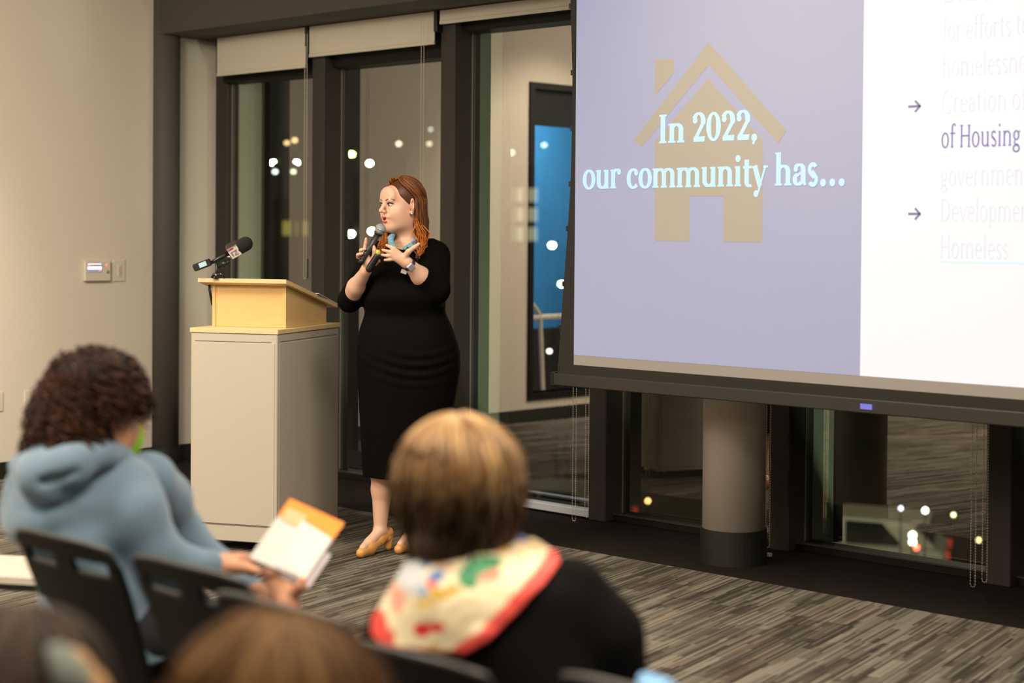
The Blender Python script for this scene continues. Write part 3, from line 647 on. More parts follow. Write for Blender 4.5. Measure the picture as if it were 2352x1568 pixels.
MB().tube([P(481, 652, .1), P(481, 664, .08), P(484, 680, .09), P(488, 700, .1)], .006, 8).build('cable', m_blk, mic, True)
c = MB().box(P(478, 656, .04), P(486, 672, .05)); 

# ================================================================== PROJECTION SCREEN
SY = 5.70
scn = empty('projection_screen', (-3.2, SY, .78), label='large hanging projection screen with black border showing a two-part slide', cat='screen')
ox, oz = -3.2, .78
def S2(x, z, y=0): return (x - ox, y, z - oz)
XL, XR, ZBt, ZTp = -5.078, -.35, .888, 3.10
MB().box(S2(XL, ZBt, 0), S2(XR, ZTp, .003)).build('screen_fabric', m_fab, scn)
edge = [(0, 3.1), (.04, 3.1)] 
prof = [(3.1, .05), (2.5, .034), (2.2, .020), (1.95, .020), (1.7, .026), (1.5, .040), (1.25, .062), (1.05, .080), (.845, .095)]
vs = []; fs = []
for z, wv in prof: vs += [S2(XL - wv, z, -.001), S2(XL + .001, z, -.001), S2(XL - wv, z, .004), S2(XL + .001, z, .004)]
for i in range(len(prof) - 1):
    k = 4 * i; fs += [(k, k + 4, k + 5, k + 1), (k + 2, k + 3, k + 7, k + 6), (k, k + 2, k + 6, k + 4), (k + 1, k + 5, k + 7, k + 3)]
bd = MB().add(vs, fs); bd.box(S2(XL - .095, .835, -.0015), S2(XR + .06, ZBt, .0045)); bd.box(S2(XR, .84, -.001), S2(XR + .06, 3.1, .004)); bd.build('black_border', m_sbord, scn)
tab = MB()
for z, wv in prof[1:-1]: tab.box(S2(XL - wv - .010, z - .012, -.002), S2(XL - wv + .004, z + .012, .006))
tab.build('tension_tab', m_blk, scn)
MB().box(S2(-5.19, .790, -.022), S2(XR + .1, .845, .022), bev=.004).build('bottom_bar', mat('bar_dark_brown', (.028, .023, .019), .5), scn)
MB().box(S2(-5.20, .786, -.024), S2(-5.175, .85, .024), bev=.004).build('bar_end_cap', m_blk, scn)
MB().tube([S2(-5.165, .845, 0), S2(-5.165, .885, 0)], .004, 8).build('tension_cord', m_blk, scn)
p = onY(1990, 944, SY - .022); MB().box(S2(p[0] - .026, .806, -.025), S2(p[0] + .026, .827, -.022)).build('bar_label', mat('blue_label', (.12, .14, .55), .4, emit=(.25, .25, 1), es=.3), scn, label='small blue label on the bottom bar')
MB().box(S2(-5.3, 3.1, -.09), S2(XR + .15, 3.26, .09), bev=.01).build('screen_housing', m_blk, scn)
def flat(name, polys, m, dy, par=scn):
    mb = MB()
    for poly in polys: mb.add([S2(x, z, dy) for x, z in poly], [tuple(range(len(poly)))])
    return mb.build(name, m, par)
XM = -3.586; ZP = .932
flat('slide_left_panel', [[(XL + .002, ZP), (XM, ZP), (XM, ZTp), (XL + .002, ZTp)]], m_lav, -.0008)
flat('slide_right_panel', [[(XM, ZP), (XR, ZP), (XR, ZTp), (XM, ZTp)]], m_prw, -.0008)
def px2(pts): return [(lambda q: (q[0], q[2]))(onY(a, b, SY)) for a, b in pts]
house = [[(1628, 97), (1806, 300), (1788, 330), (1628, 149), (1474, 338), (1457, 322)], [(1505, 135), (1548, 135), (1548, 168), (1505, 220)],
         [(1628, 180), (1752, 322), (1752, 450), (1504, 450), (1504, 326)], [(1504, 450), (1584, 450), (1584, 554), (1508, 553), (1503, 548)], [(1662, 450), (1752, 450), (1751, 550), (1746, 556), (1662, 555)]]
flat('slide_house_icon', [px2(p) for p in house], m_tan, -.0016)

# ---- serif lettering drawn with strokes
class Pen:
    def __init__(s, W, T, sf): s.W, s.T, s.sf, s.q = W, T, sf, []
    def line(s, a, b, w):
        d = np.array(b, float) - np.array(a, float); L = np.linalg.norm(d); n = np.array([-d[1], d[0]]) / L * w / 2; a = np.array(a); b = np.array(b); s.q.append([tuple(a - n), tuple(b - n), tuple(b + n), tuple(a + n)])
    def stem(s, x, y0, y1, bot=1, top=0, w=None):
        w = w or s.W; s.q.append([(x - w / 2, y0), (x + w / 2, y0), (x + w / 2, y1), (x - w / 2, y1)]); t = s.T * .8; e = w / 2 + s.sf
        if bot: s.q.append([(x - e, y0), (x + e, y0), (x + e, y0 + t), (x - e, y0 + t)])
        if top == 1: s.q.append([(x - e, y1 - t), (x + w / 2, y1 - t * .4), (x + w / 2, y1), (x - e, y1 - t * .2)])
        if top == 2: s.q.append([(x - e, y1 - t), (x + e, y1 - t), (x + e, y1), (x - e, y1)])
    def arc(s, cx, cy, rx, ry, a0, a1, n=18, w=None, flip=False):
        pr = None
        for i in range(n + 1):
            a = math.radians(a0 + (a1 - a0) * i / n); c, q = math.cos(a), math.sin(a); t = (w if w else s.T + (s.W - s.T) * (abs(q) if flip else abs(c)) ** 1.3) / 2
            o = (cx + (rx + t) * c, cy + (ry + t) * q); i_ = (cx + (rx - t) * c, cy + (ry - t) * q)
            if pr: s.q.append([pr[1], pr[0], o, i_])
            pr = (o, i_)
    def dot(s, x, y, r): s.q.append([(x + r * math.cos(2 * PI * i / 12), y + r * math.sin(2 * PI * i / 12)) for i in range(12)])
def glyph(ch, W, T, sf):
    p = Pen(W, T, sf); X = .46; CA = .68; A = .74
    h = W / 2
    if ch == 'I': p.stem(.17, 0, CA, 1, 2); return p.q, .34
    if ch in 'nmh':
        x = .12; p.stem(x, 0, A if ch == 'h' else X, 1, 1)
        for k in range(2 if ch == 'm' else 1):
            p.arc(x + .145, X - .15, .145, .15 - T / 2, 165, 0, w=None); p.stem(x + .29, 0, X - .15, 1); x += .29
        return p.q, x + .13
    if ch == '2': p.arc(.21, .48, .14, .18, 160, -20); p.line((.345, .43), (.08, .03), (W + T) / 2); p.q.append([(.05, 0), (.39, 0), (.41, .13), (.38, .13), (.36, W * .85), (.06, W * .85)]); p.dot(.095, .50, W * .5); return p.q, .45
    if ch == '0': p.arc(.22, CA / 2, .15, CA / 2 - T / 2, 0, 360, 28); return p.q, .45
    if ch == ',': p.dot(.10, .05, W * .58); p.line((.12, .06), (.07, -.10), W * .45); return p.q, .2
    if ch == '.': p.dot(.13, .05, W * .60); return p.q, .27
    if ch == 'o': p.arc(.24, X / 2, .165, X / 2 - T / 4, 0, 360, 28); return p.q, .48
    if ch == 'c': p.arc(.24, X / 2, .165, X / 2 - T / 4, 50, 318, 24); p.dot(.34, .37, W * .5); return p.q, .42
    if ch == 'e': p.arc(.23, X / 2, .155, X / 2 - T / 4, 5, 315, 24); p.line((.08, .25), (.38, .25), T); return p.q, .43
    if ch == 'u': p.stem(.12, .14, X, 0, 1); p.arc(.26, .15, .14, .15 - T / 2, 180, 320); p.stem(.40, 0, X, 0, 1); p.line((.36, T * .4), (.49, T * .4), T * .8); return p.q, .53
    if ch == 'r': p.stem(.12, 0, X, 1, 1); p.arc(.25, X - .14, .13, .13, 150, 60, 8); p.dot(.325, X - .06, W * .5); return p.q, .38
    if ch == 'i': p.stem(.13, 0, X, 1, 1); p.dot(.13, .63, W * .58); return p.q, .26
    if ch == 'l': p.stem(.13, 0, A, 1, 1); return p.q, .26
    if ch == 'd': p.arc(.22, X / 2, .15, X / 2 - T / 4, 40, 320, 24); p.stem(.37, 0, A, 0, 1); p.line((.34, T * .4), (.46, T * .4), T * .8); return p.q, .5
    if ch == 't': p.stem(.15, .10, .60, 0); p.arc(.25, .10, .10, .09, 180, 300, 10); p.line((.03, X - T / 2), (.30, X - T / 2), T); return p.q, .33
    if ch == 'f': p.stem(.14, 0, .60, 1); p.arc(.25, .60, .11, .12, 180, 60, 12); p.line((.03, X - T / 2), (.30, X - T / 2), T); p.dot(.30, .68, W * .42); return p.q, .31
    if ch in 'yv':
        p.line((.07, X), (.24, .0), W); p.line((.41, X), (.235, 0), T)
        for x, l in ((.07, .09), (.41, .075)): p.line((x - l, X - T / 2), (x + l, X - T / 2), T * .8)
        if ch == 'y': p.line((.25, .03), (.16, -.19), T); p.dot(.12, -.17, W * .55)
        return p.q, .47
    if ch == 'a': p.arc(.21, X - .13, .12, .12, 150, 0, 12); p.stem(.33, .05, X - .12, 0); p.line((.33, .03), (.42, .03), T); p.arc(.18, .13, .10, .12 - T / 4, 70, 330, 20); p.line((.2, .255), (.33, .27), T); p.dot(.105, .36, W * .45); return p.q, .43
    if ch == 's':
        p.arc(.185, X - .115, .10, .105, 30, 250, 14, w=(W + T) / 2); p.arc(.185, .115, .105, .105, 70, -150, 14, w=(W + T) / 2); p.line((.13, .28), (.24, .19), W); return p.q, .36
    if ch == 'g': p.arc(.20, .31, .12, .13, 0, 360, 20); p.arc(.20, -.08, .15, .10, 0, 360, 20); p.line((.12, .17), (.10, .07), W * .8); p.line((.10, .05), (.30, .02), W * .8); p.line((.28, .40), (.40, .43), T); return p.q, .43
    if ch == 'p': p.stem(.12, -.21, X, 1, 1); p.arc(.27, X / 2, .15, X / 2 - T / 4, 140, -140, 22); return p.q, .5
    if ch == 'H': p.stem(.12, 0, CA, 1, 2); p.stem(.52, 0, CA, 1, 2); p.line((.12, .35), (.52, .35), T); return p.q, .64
    if ch == 'C': p.arc(.33, CA / 2, .25, CA / 2, 45, 315, 26); p.line((.51, .62), (.53, .45), T); return p.q, .60
    if ch == 'D': p.stem(.12, 0, CA, 1, 2); p.arc(.22, CA / 2, .33, CA / 2 - T / 2, 90, -90, 24); p.line((.1, T / 2), (.24, T / 2), T); p.line((.1, CA - T / 2), (.24, CA - T / 2), T); return p.q, .66
    if ch == '5': p.line((.12, .66), (.34, .66), W); p.line((.12, .66), (.10, .40), T); p.arc(.2, .22, .15, .2, 110, -150); return p.q, .44
    return [], .22
def text_line(txt, xa, xb, zb_, em, W, T, sf, m, slope=0., name='slide_text'):
    x = 0; Q = []
    for ch in txt:
        q, a = glyph(ch, W, T, sf); Q += [[(x + u, v_) for u, v_ in poly] for poly in q]; x += a
    kx = (xb - xa) / x
    polys = [[(xa + u * kx, zb_ + v_ * em) for u, v_ in poly] for poly in Q]
    # wind every quad the same way and stack them a hair apart
    out = MB()
    for i, poly in enumerate(polys):
        ar = sum(poly[k][0] * poly[(k + 1) % len(poly)][1] - poly[(k + 1) % len(poly)][0] * poly[k][1] for k in range(len(poly)))
        if ar < 0: poly = poly[::-1]
        out.add([S2(a, b, -.0030 - .00001 * (i % 9)) for a, b in poly], [tuple(range(len(poly)))])
    return out.build(name, m, scn)
text_line('In 2022,', -4.603, -4.080, 1.866, .180, .150, .062, .045, m_cyan)
text_line('our community has...', -5.030, -3.655, 1.676, .182, .145, .060, .036, m_cyan)
def rx(px, py): q = onY(px, py, SY); return q[0], q[2]
zl = [rx(2160, 8)[1], rx(2160, 95)[1], rx(2160, 178)[1], rx(2160, 260)[1], rx(2160, 340)[1], rx(2160, 427)[1], rx(2160, 508)[1], rx(2160, 592)[1]]
for i, (s_, m_, fx) in enumerate([('2023, bu', m_faint, 2.0), ('for efforts to', m_faint, 2.0), ('homelessness', m_faint, 1), ('Creation of', m_faint, 1), ('of Housing', m_dk, 1), ('government', m_faint, 1), ('Development', m_faint, 1), ('Homeless', m_faint, 1)]):
    wch = {0: .30, 1: .352, 2: .392, 3: .345, 4: .322, 5: .360, 6: .385, 7: .28}[i]
    th_ = (.075, .045) if i == 4 else (.052, .024)
    text_line(s_, -3.246, -3.246 + wch, zl[i], .122, th_[0], th_[1], .035, m_)
flat('slide_underline', [[(-3.246, zl[7] - .016), (-2.7, zl[7] - .016), (-2.7, zl[7] - .010), (-3.246, zl[7] - .010)]], proj_emit('projected_cyan_line', (.55, .95, 1), .75), -.003)
for py in (245, 491):
    x, z = rx(2087, py); k = .052
    flat('slide_arrow', [[(x, z - .0045), (x + k, z - .0045), (x + k, z + .0045), (x, z + .0045)], [(x + k + .004, z), (x + k - .020, z + .024), (x + k - .026, z + .018), (x + k - .008, z)], [(x + k + .004, z), (x + k - .008, z), (x + k - .026, z - .018), (x + k - .020, z - .024)]], m_mid, -.003)

# ================================================================== CHAIRS
def chair_shell(cols=30, rows=38, w=.39, z0=.44, z1=.825):
    V = []; ok = []; Fq = []
    for j in range(rows + 1):
        t = j / rows; z = z0 + (z1 - z0) * t; hw = w / 2 * (.86 + .14 * min(1, t * 1.3)) * (1 - .08 * max(0, (t - .93) / .07) ** 2)
        for i in range(cols + 1):
            s_ = i / cols * 2 - 1; y = -.10 * t - .03 * t * t + .014 * s_ * s_ - .0; V.append((hw * s_, y - .0, z + (-.010 * s_ ** 4 if t > .9 else 0)))
    W_ = cols + 1
    for j in range(rows):
        for i in range(cols):
            u = (i + .5) / cols; t = (j + .5) / rows
            if .825 < t < .905 and (.10 < u < .40 or .60 < u < .90): continue
            Fq.append((j * W_ + i, j * W_ + i + 1, (j + 1) * W_ + i + 1, (j + 1) * W_ + i))
    n_ = len(V); th = .008; V2 = [(x, y - th, z) for x, y, z in V]; Fs = [f[::-1] for f in Fq] + [tuple(n_ + k for k in f) for f in Fq]
    cnt = {}
    for f in Fq:
        for a, b in zip(f, f[1:] + f[:1]): cnt[(min(a, b), max(a, b))] = cnt.get((min(a, b), max(a, b)), []) + [(a, b)]
    for e, l in cnt.items():
        if len(l) == 1: a, b = l[0]; Fs.append((b, a, a + n_, b + n_)[::-1])
    return MB().add(V + V2, Fs)
def make_chair(loc, rz, label):
    r = empty('stacking_chair', loc, rz, label=label, cat='chair', group='row of dark plastic chairs facing the windows')
    o = chair_shell().build('backrest', m_chair, r, True)
    hw_ = .195 * .92; rim = [(hw_ * q, -.13 - .004 + .014 * q * q, .825 - .010 * q ** 4 + .001) for q in np.linspace(-1, 1, 13)]
    MB().tube(rim, .0058, 8).build('top_rim_highlight', mat('rim_highlight_grey', (.045, .045, .043), .35, spec=.6), r, True)  # lighter grey tube puts the glossy edge highlight into the colour
    for q0 in (.10, .60):
        xs_ = [.195 * ((q0 + .30 * k / 6) * 2 - 1) * .99 for k in range(7)]; MB().tube([(x, -.105 + .014 * (x / .195) ** 2, .757) for x in xs_], .0045, 8).build('slot_lip_highlight', MATS['rim_highlight_grey'], r, True)  # same painted highlight along the lower edge of each slot
    V = []; Fq = []; n1, n2 = 16, 16
    for j in range(n2 + 1):
        for i in range(n1 + 1):
            a = i / n1 * 2 - 1; b = j / n2; x = a * (.190 - .02 * b) * (1 - .12 * max(0, b - .8) * 5 * abs(a)); V.append((x, .0 + b * .42, .455 - .022 * math.sin(PI * b) * (1 - a * a) - .035 * max(0, b - .8) ** 2 * 25 * .3))
    k = n1 + 1
    for j in range(n2):
        for i in range(n1): Fq.append((j * k + i, j * k + i + 1, (j + 1) * k + i + 1, (j + 1) * k + i))
    n_ = len(V); V2 = [(x, y, z - .014) for x, y, z in V]; Fs = Fq + [tuple(n_ + q for q in f)[::-1] for f in Fq]
    bd = [(i, i + 1) for i in range(n1)] + [((j + 1) * k - 1, (j + 2) * k - 1) for j in range(n2)] + [(n2 * k + i + 1, n2 * k + i) for i in range(n1)] + [((j + 1) * k, j * k) for j in range(n2)]
    Fs += [(b, a, a + n_, b + n_) for a, b in bd]
    MB().add(V + V2, Fs).build('seat', m_chair, r, True)
    for sx in (-1, 1):
        for ya, yb, yc in ((.05, .03, -.03), (.33, .36, .42)):
            lg_ = MB().tube([(sx * .155, ya, .43), (sx * .172, yb, .30), (sx * .182, yc, .012)], .010, 10).build('leg', m_chrome, r, True)
            MB().tube([(sx * .182, yc, 0), (sx * .182, yc, .022)], .013, 10).build('foot_glide', m_rub, lg_)
    MB().tube([(-.155, .05, .432), (.155, .05, .432)], .009, 8).build('seat_rail', m_chrome, r, True)
    MB().tube([(-.155, .33, .425), (.155, .33, .425)], .009, 8).build('seat_rail', m_chrome, r, True)
    return r
CH = [(-3.165, 2.05, 'dark plastic chair under the person in the blue-grey hoodie'), (-2.725, 2.06, 'empty dark plastic chair right of the hooded person, in front of the booklet hand'), (-2.325, 1.97, 'dark plastic chair just behind the brown head at the bottom centre'),
      (-1.93, 1.90, 'dark plastic chair under the woman with the colourful scarf'), (-1.50, 1.99, 'dark plastic chair at the bottom edge right of the scarf woman')]
for i, (x, y, lb) in enumerate(CH): make_chair((x, y, 0), 0, lb)

# small side table at the left edge
tb = empty('side_table', (-4.58, 2.64, 0), YAW - .22, label='pale topped small side table at the left edge beside the hooded person', cat='table')
def rr(hw, hd, r_, n=5):
    o = []
    for cx, cy, a in ((hw - r_, hd - r_, 0), (-hw + r_, hd - r_, 90), (-hw + r_, -hd + r_, 180), (hw - r_, -hd + r_, 270)):
        for i in range(n + 1): an = math.radians(a + 90 * i / n); o.append((cx + r_ * math.cos(an), cy + r_ * math.sin(an)))
    return o
MB().prism(rr(.22, .15, .05), lambda a, b, t: (a, b, .445 - t), -.02).build('table_top', mat('pale_laminate', (.52, .47, .40), .5), tb)
MB().prism(rr(.215, .145, .05), lambda a, b, t: (a, b, .425 + t), .020).build('table_rim', m_blk, tb)
for a, b in ((.09, .06), (.13, -.04), (-.13, .06), (-.13, -.06)): MB().tube([(a, b, 0), (a, b, .425)], .009, 8).build('leg', m_chrome if False else m_muls, tb, True)

# ================================================================== PEOPLE
def head_sdf(s, T, Rh, face=True, ear=True, sc=1.0):
    """head in its own frame (x = the person's left, y = forward, z = up); T maps to the person frame"""
    def Q(p): return T + Rh @ (np.array(p) * sc)
    e = lambda c, r, k=.02, mode='add': s.ell(Q(c), np.array(r) * sc, k, Rh, mode)
    e((0, -.014, .028), (.073, .094, .088)); e((0, .030, -.040), (.060, .060, .078), .03)
    e((0, .068, -.100), (.022, .020, .018), .03); e((0, .034, -.092), (.048, .048, .028), .03)
    for q in (-1, 1):
        e((q * .036, .056, -.036), (.026, .028, .030), .03); e((q * .046, .020, -.070), (.018, .034, .030), .03)
    e((0, .074, .045), (.050, .020, .040), .03)
    s.cone(Q((-.034, .083, .024)), Q((.034, .083, .024)), .009 * sc, .009 * sc, .012)
    if face:
        for q in (-1, 1): e((q * .031, .100, .006), (.016, .013, .0075), .010, 'sub')
        s.cone(Q((0, .090, .016)), Q((0, .112, -.018)), .0065 * sc, .0095 * sc, .012)
        s.ell(Q((0, .116, -.022)), .0085 * sc, .006); 
        for q in (-1, 1): s.ell(Q((q * .011, .103, -.026)), .0065 * sc, .005)
        s.cone(Q((-.019, .090, -.050)), Q((.019, .090, -.050)), .009 * sc, .009 * sc, .012)
        e((0.002, .103, -.061), (.019, .014, .0085), .004, 'sub')
        s.cone(Q((-.014, .086, -.071)), Q((.014, .086, -.071)), .009 * sc, .009 * sc, .010)
    if ear:
        for q in (-1, 1):
            Re = Rh @ rotz(q * -.75)
            s.ell(Q((q * .077, -.010, -.004)), np.array((.007, .020, .033)) * sc, .008, Re); s.ell(Q((q * .085, -.004, .003)), np.array((.006, .011, .019)) * sc, .003, Re, 'sub')
            s.ell(Q((q * .075, -.004, -.034)), .009 * sc, .006)
    return Q
def straight_hair(n, C, Rh, rad, tops, eqs, fallz, out, taper, wave=0., rnd=.004, ne=9, nf=12, e_top=86):
    """strands: over the skull from the parting, then falling. tops/eqs = azimuth ranges (deg; 0 = forward, 90 = left)"""
    q = RNG.random(n); pt = np.radians(tops[0] + (tops[1] - tops[0]) * q); pe = np.radians(eqs[0] + (eqs[1] - eqs[0]) * q)
    P = np.zeros((n, ne + nf, 3)); lay = 1 + .06 * RNG.random(n)
    for j in range(ne):
        u = j / (ne - 1); el = np.radians(e_top * (1 - u)); ph = pt + (pe - pt) * u ** .8
        P[:, j] = np.stack([rad[0] * lay * np.sin(ph) * np.cos(el), rad[1] * lay * np.cos(ph) * np.cos(el), rad[2] * lay * np.sin(el)], 1)
    b = P[:, ne - 1]; L = fallz * (.86 + .2 * RNG.random(n)); wv = RNG.random(n) * 6
    for j in range(nf):
        u = (j + 1) / nf; g = 1 + out * math.sin(PI * min(1, u * 1.0) * .5) - taper * u * u
        P[:, ne + j, 0] = b[:, 0] * g + wave * np.sin(wv + u * 7); P[:, ne + j, 1] = b[:, 1] * g + wave * np.cos(wv + u * 7); P[:, ne + j, 2] = b[:, 2] - L * u
    P += RNG.normal(0, rnd, (n, 1, 3)) * np.linspace(.4, 1.6, ne + nf)[None, :, None]
    return C + P @ np.array(Rh).T
def tints(n, base, var, alt=None, altp=.2):
    c = np.array(base)[None] * (1 + var * RNG.normal(0, 1, (n, 1)).clip(-1.8, 1.8))
    if alt is not None: m = RNG.random(n) < altp; c[m] = np.array(alt) * (1 + .12 * RNG.normal(0, 1, (m.sum(), 1)))
    return c.clip(.002, 1)

# ---------------------------------------------------------- the speaker
fs_ = Frame(940, 7.8); P = fs_.P
spk = fs_.root('person', label='standing person in a long black dress with red hair, speaking into a handheld microphone', cat='person')
HD = P(921, 471, .03); Rh = np.stack([np.array([.643, -.766, 0]), np.array([-.766, -.643, 0]), np.array([0, 0, 1.])], 1) @ rotx(math.radians(-3))
B = SDF((-.36, -.36, -.01), (.27, .32, 1.78), .0036)
Q = head_sdf(B, HD, Rh)
B.cone(Q((0, -.015, -.07)), P(938, 560, .06), .052, .060, .03)
trunk = [(P(0, 548)[2], P(940, 548)[0], .05, .085, .06), (P(0, 575)[2], P(938, 575)[0], .05, .150, .09), (P(0, 640)[2], P(930, 640)[0], .05, .155, .13), (P(0, 720)[2], P(928, 720)[0], .05, .155, .13), (P(0, 800)[2], P(935, 800)[0], .05, .19, .16), (P(0, 900)[2], P(935, 900)[0], .05, .18, .15), (P(0, 1000)[2], P(925, 1000)[0], .06, .14, .12)]
B.loft(trunk, .03)
SHL, SHR = P(998, 588, .02), P(870, 588, .10)
ELB = P(999, 664, -.07); WRL = P(936, 604, -.185)
B.chain([SHL, ELB, P(966, 634, -.13), WRL], [.055, .050, .041, .026], .02)
# left hand spread on the chest
KN = [P(905, 571, -.205), P(901, 579, -.205), P(902, 587, -.203), P(907, 594, -.200)]
TIP = [(P(897, 567, -.200), P(888, 563, -.192)), (P(890, 577, -.202), P(879, 574, -.192)), (P(889, 587, -.200), P(877, 585, -.190)), (P(895, 596, -.197), P(884, 597, -.188))]
for k_ in KN: B.cone(WRL + (k_ - WRL) * .12, k_, .020, .0105, .014)
for k_, (m_, t_) in zip(KN, TIP): B.chain([k_, m_, t_], [.0092, .0083, .0066], .003)
B.chain([P(926, 594, -.195), P(938, 578, -.21), P(951, 568, -.215), P(962, 560, -.21)], [.017, .0125, .0098, .0072], .006)
# right arm and hand round the microphone
ELR = P(803, 690, .02); WRR = P(840, 622, -.13)
B.chain([SHR, ELR, P(818, 658, -.05), WRR], [.052, .044, .039, .025], .02)
PAL = P(846, 604, -.145)
B.cone(WRR, PAL, .024, .023, .012); B.cone(PAL, P(842, 590, -.145), .021, .016, .012)
B.chain([P(839, 588, -.145), P(838, 570, -.150), P(840, 557, -.155), P(841, 548, -.160)], [.0105, .0088, .0080, .0066], .004)
B.chain([P(842, 592, -.140), P(829, 581, -.150), P(829, 574, -.175), P(838, 572, -.192)], [.0105, .0092, .0082, .0068], .004)
B.chain([P(842, 598, -.140), P(823, 590, -.150), P(822, 585, -.175), P(832, 582, -.192)], [.0105, .0090, .0080, .0066], .004)
B.chain([P(847, 606, -.140), P(862, 606, -.150), P(870, 599, -.165), P(866, 594, -.180)], [.0105, .0090, .0078, .0064], .004)
B.chain([P(851, 604, -.145), P(860, 588, -.165), P(860, 574, -.175), P(859, 566, -.178)], [.015, .0112, .0092, .0072], .005)
# legs
KL, AL = P(878, 1080, .02), P(873, 1215, .02)
B.chain([P(900, 960, .04), KL, P(877, 1125, .03), AL], [.08, .055, .047, .029], .02)
B.chain([AL, P(886, 1232, .05)], [.028, .026], .012); B.chain([AL + np.array([0, 0, -.01]), P(848, 1246, -.06)], [.027, .024], .015); B.cone(P(850, 1246, -.05), P(834, 1258, -.11), .024, .018, .012)
off = np.array([.165, .10, 0])
B.chain([P(950, 960, .07), KL + off, P(877, 1125, .03) + off, AL + off], [.08, .055, .047, .029], .02)
B.chain([AL + off, P(886, 1232, .05) + off], [.028, .026], .012); B.chain([AL + off + np.array([0, 0, -.01]), P(848, 1246, -.06) + off], [.027, .024], .015); B.cone(P(850, 1246, -.05) + off, P(834, 1258, -.11) + off, .024, .018, .012)
B.build('body', m_skin, spk, relax=1)
# face parts
m_eye = mat('eye_white', (.62, .58, .54), .25); m_iris = mat('iris_brown', (.035, .022, .015), .2); m_lip = mat('red_lips', (.52, .085, .075), .4); m_brow = mat('brow_brown', (.13, .055, .025), .8); m_lash = mat('lash_dark', (.045, .022, .018), .7); m_mouth = mat('mouth_dark', (.09, .015, .012), .6)
for q in (-1, 1):
    eb_ = MB().sphere(tuple(Q((q * .031, .0785, .006))), .0115, 14, 10).build('eyeball', m_eye, spk, True)
    MB().sphere(tuple(Q((q * .031 - .003, .0850, .004))), .0066, 12, 8).build('iris', m_iris, eb_, True)
    c = SDF(Q((q * .031, .08, .02)) - .04, Q((q * .031, .08, .02)) + .04, .0015)
    c.chain([Q((q * .048, .078, .010)), Q((q * .040, .0885, .0135)), Q((q * .028, .0925, .0135)), Q((q * .018, .090, .008))], [.0018, .0030, .0030, .0016], .001); c.build('eyelashes', m_lash, spk, relax=0)
    c = SDF(Q((q * .031, .08, .02)) - .045, Q((q * .031, .08, .02)) + .045, .0015)
    c.chain([Q((q * .053, .073, .026)), Q((q * .042, .085, .031)), Q((q * .028, .092, .030)), Q((q * .014, .0945, .0245))], [.0018, .0032, .0038, .0032], .001); c.build('eyebrow', m_brow, spk, relax=0)
c = SDF(Q((0, .09, -.06)) - .05, Q((0, .09, -.06)) + .05, .0013)
c.chain([Q((-.025, .084, -.0575)), Q((-.008, .0985, -.0515)), Q((0, .0995, -.053)), Q((.009, .0975, -.0505)), Q((.027, .0835, -.0570))], [.0020, .0042, .0036, .0042, .0020], .002)
c.chain([Q((-.024, .084, -.0600)), Q((-.010, .0945, -.0720)), Q((0, .0965, -.0735)), Q((.011, .0945, -.0720)), Q((.026, .0835, -.0610))], [.0018, .0048, .0052, .0048, .0018], .002)
c.build('lips', m_lip, spk, relax=0)
MB().sphere(tuple(Q((0.002, .085, -.061))), (.018, .010, .009), 10, 6).build('mouth_cavity', m_mouth, spk, True)
MB().sphere(tuple(Q((.080, -.001, -.040))), .0042, 8, 6).build('earring', mat('pearl', (.8, .76, .7), .2), spk, True)
# dress
def folds(x, y, z):
    zc_ = P(0, 838)[2]; zq = z - 1.1 * (x + .01) ** 2; e1 = np.exp(-((zq - zc_) / .075) ** 2)
    wob = .0042 * e1 * np.sin((zq + .35 * x * .2) * 2 * PI / .047 + 1.2 * np.sin(x * 9)) * (.6 + .4 * np.sin(x * 13 + 1))
    w2 = .005 * np.exp(-((z - P(0, 712)[2]) / .03) ** 2)
    vert = .002 * np.sin(x * 55 + y * 20) * np.clip((P(0, 930)[2] - z) / .2, 0, 1)
    return (wob + w2 + vert)
D = SDF((-.36, -.34, .20), (.27, .34, 1.50), .0038)
z_ = lambda py: P(0, py)[2]
def row(py, xl, xr, ry, cy=.05): a, b_ = P(xl, py)[0], P(xr, py)[0]; return (z_(py), (a + b_) / 2, cy, (b_ - a) / 2, ry)
D.loft([row(545, 905, 985, .075), row(556, 885, 1003, .095), row(575, 862, 1012, .115), row(605, 846, 1016, .145, .04), row(640, 838, 1020, .175, .03), row(675, 832, 1022, .185, .03), row(705, 834, 1024, .17, .04), row(725, 832, 1030, .165, .045), row(760, 822, 1044, .19, .04), row(800, 817, 1056, .205, .045),
        row(840, 817, 1057, .205, .05), row(900, 822, 1048, .195), row(1000, 826, 1030, .175), row(1060, 829, 1010, .16), row(1104, 831, 1000, .15)], .0, folds, 2.3)
D.plane(P(860, 1094), (-.05, -.02, -1))
D.chain([SHL, ELB], [.074, .068], .04); D.cone(ELB, P(974, 640, -.115), .066, .053, .02)
D.plane((0, 0, 9), (0, 0, 1))
ax2 = WRL - ELB; ax2 /= np.linalg.norm(ax2)
D.chain([SHR, ELR], [.072, .056], .03); D.cone(ELR, P(810, 678, -.02), .052, .048, .01)
for pth, rr_ in (([SHL, ELB], .009), ):
    pass
# open neckline and flat cuffs
D.ell(P(928, 545, -.02), (.062, .11, .058), .006, None, 'sub')
cA = P(971, 641, -.118); D.cone(cA + ax2 * .060, cA + ax2 * .16, .060, .060, .004, 'sub')
ax3 = WRR - ELR; ax3 /= np.linalg.norm(ax3); cB = P(808, 683, -.01); D.cone(cB + ax3 * .066, cB + ax3 * .15, .058, .058, .004, 'sub')
D.build('dress', m_dress, spk, relax=1)
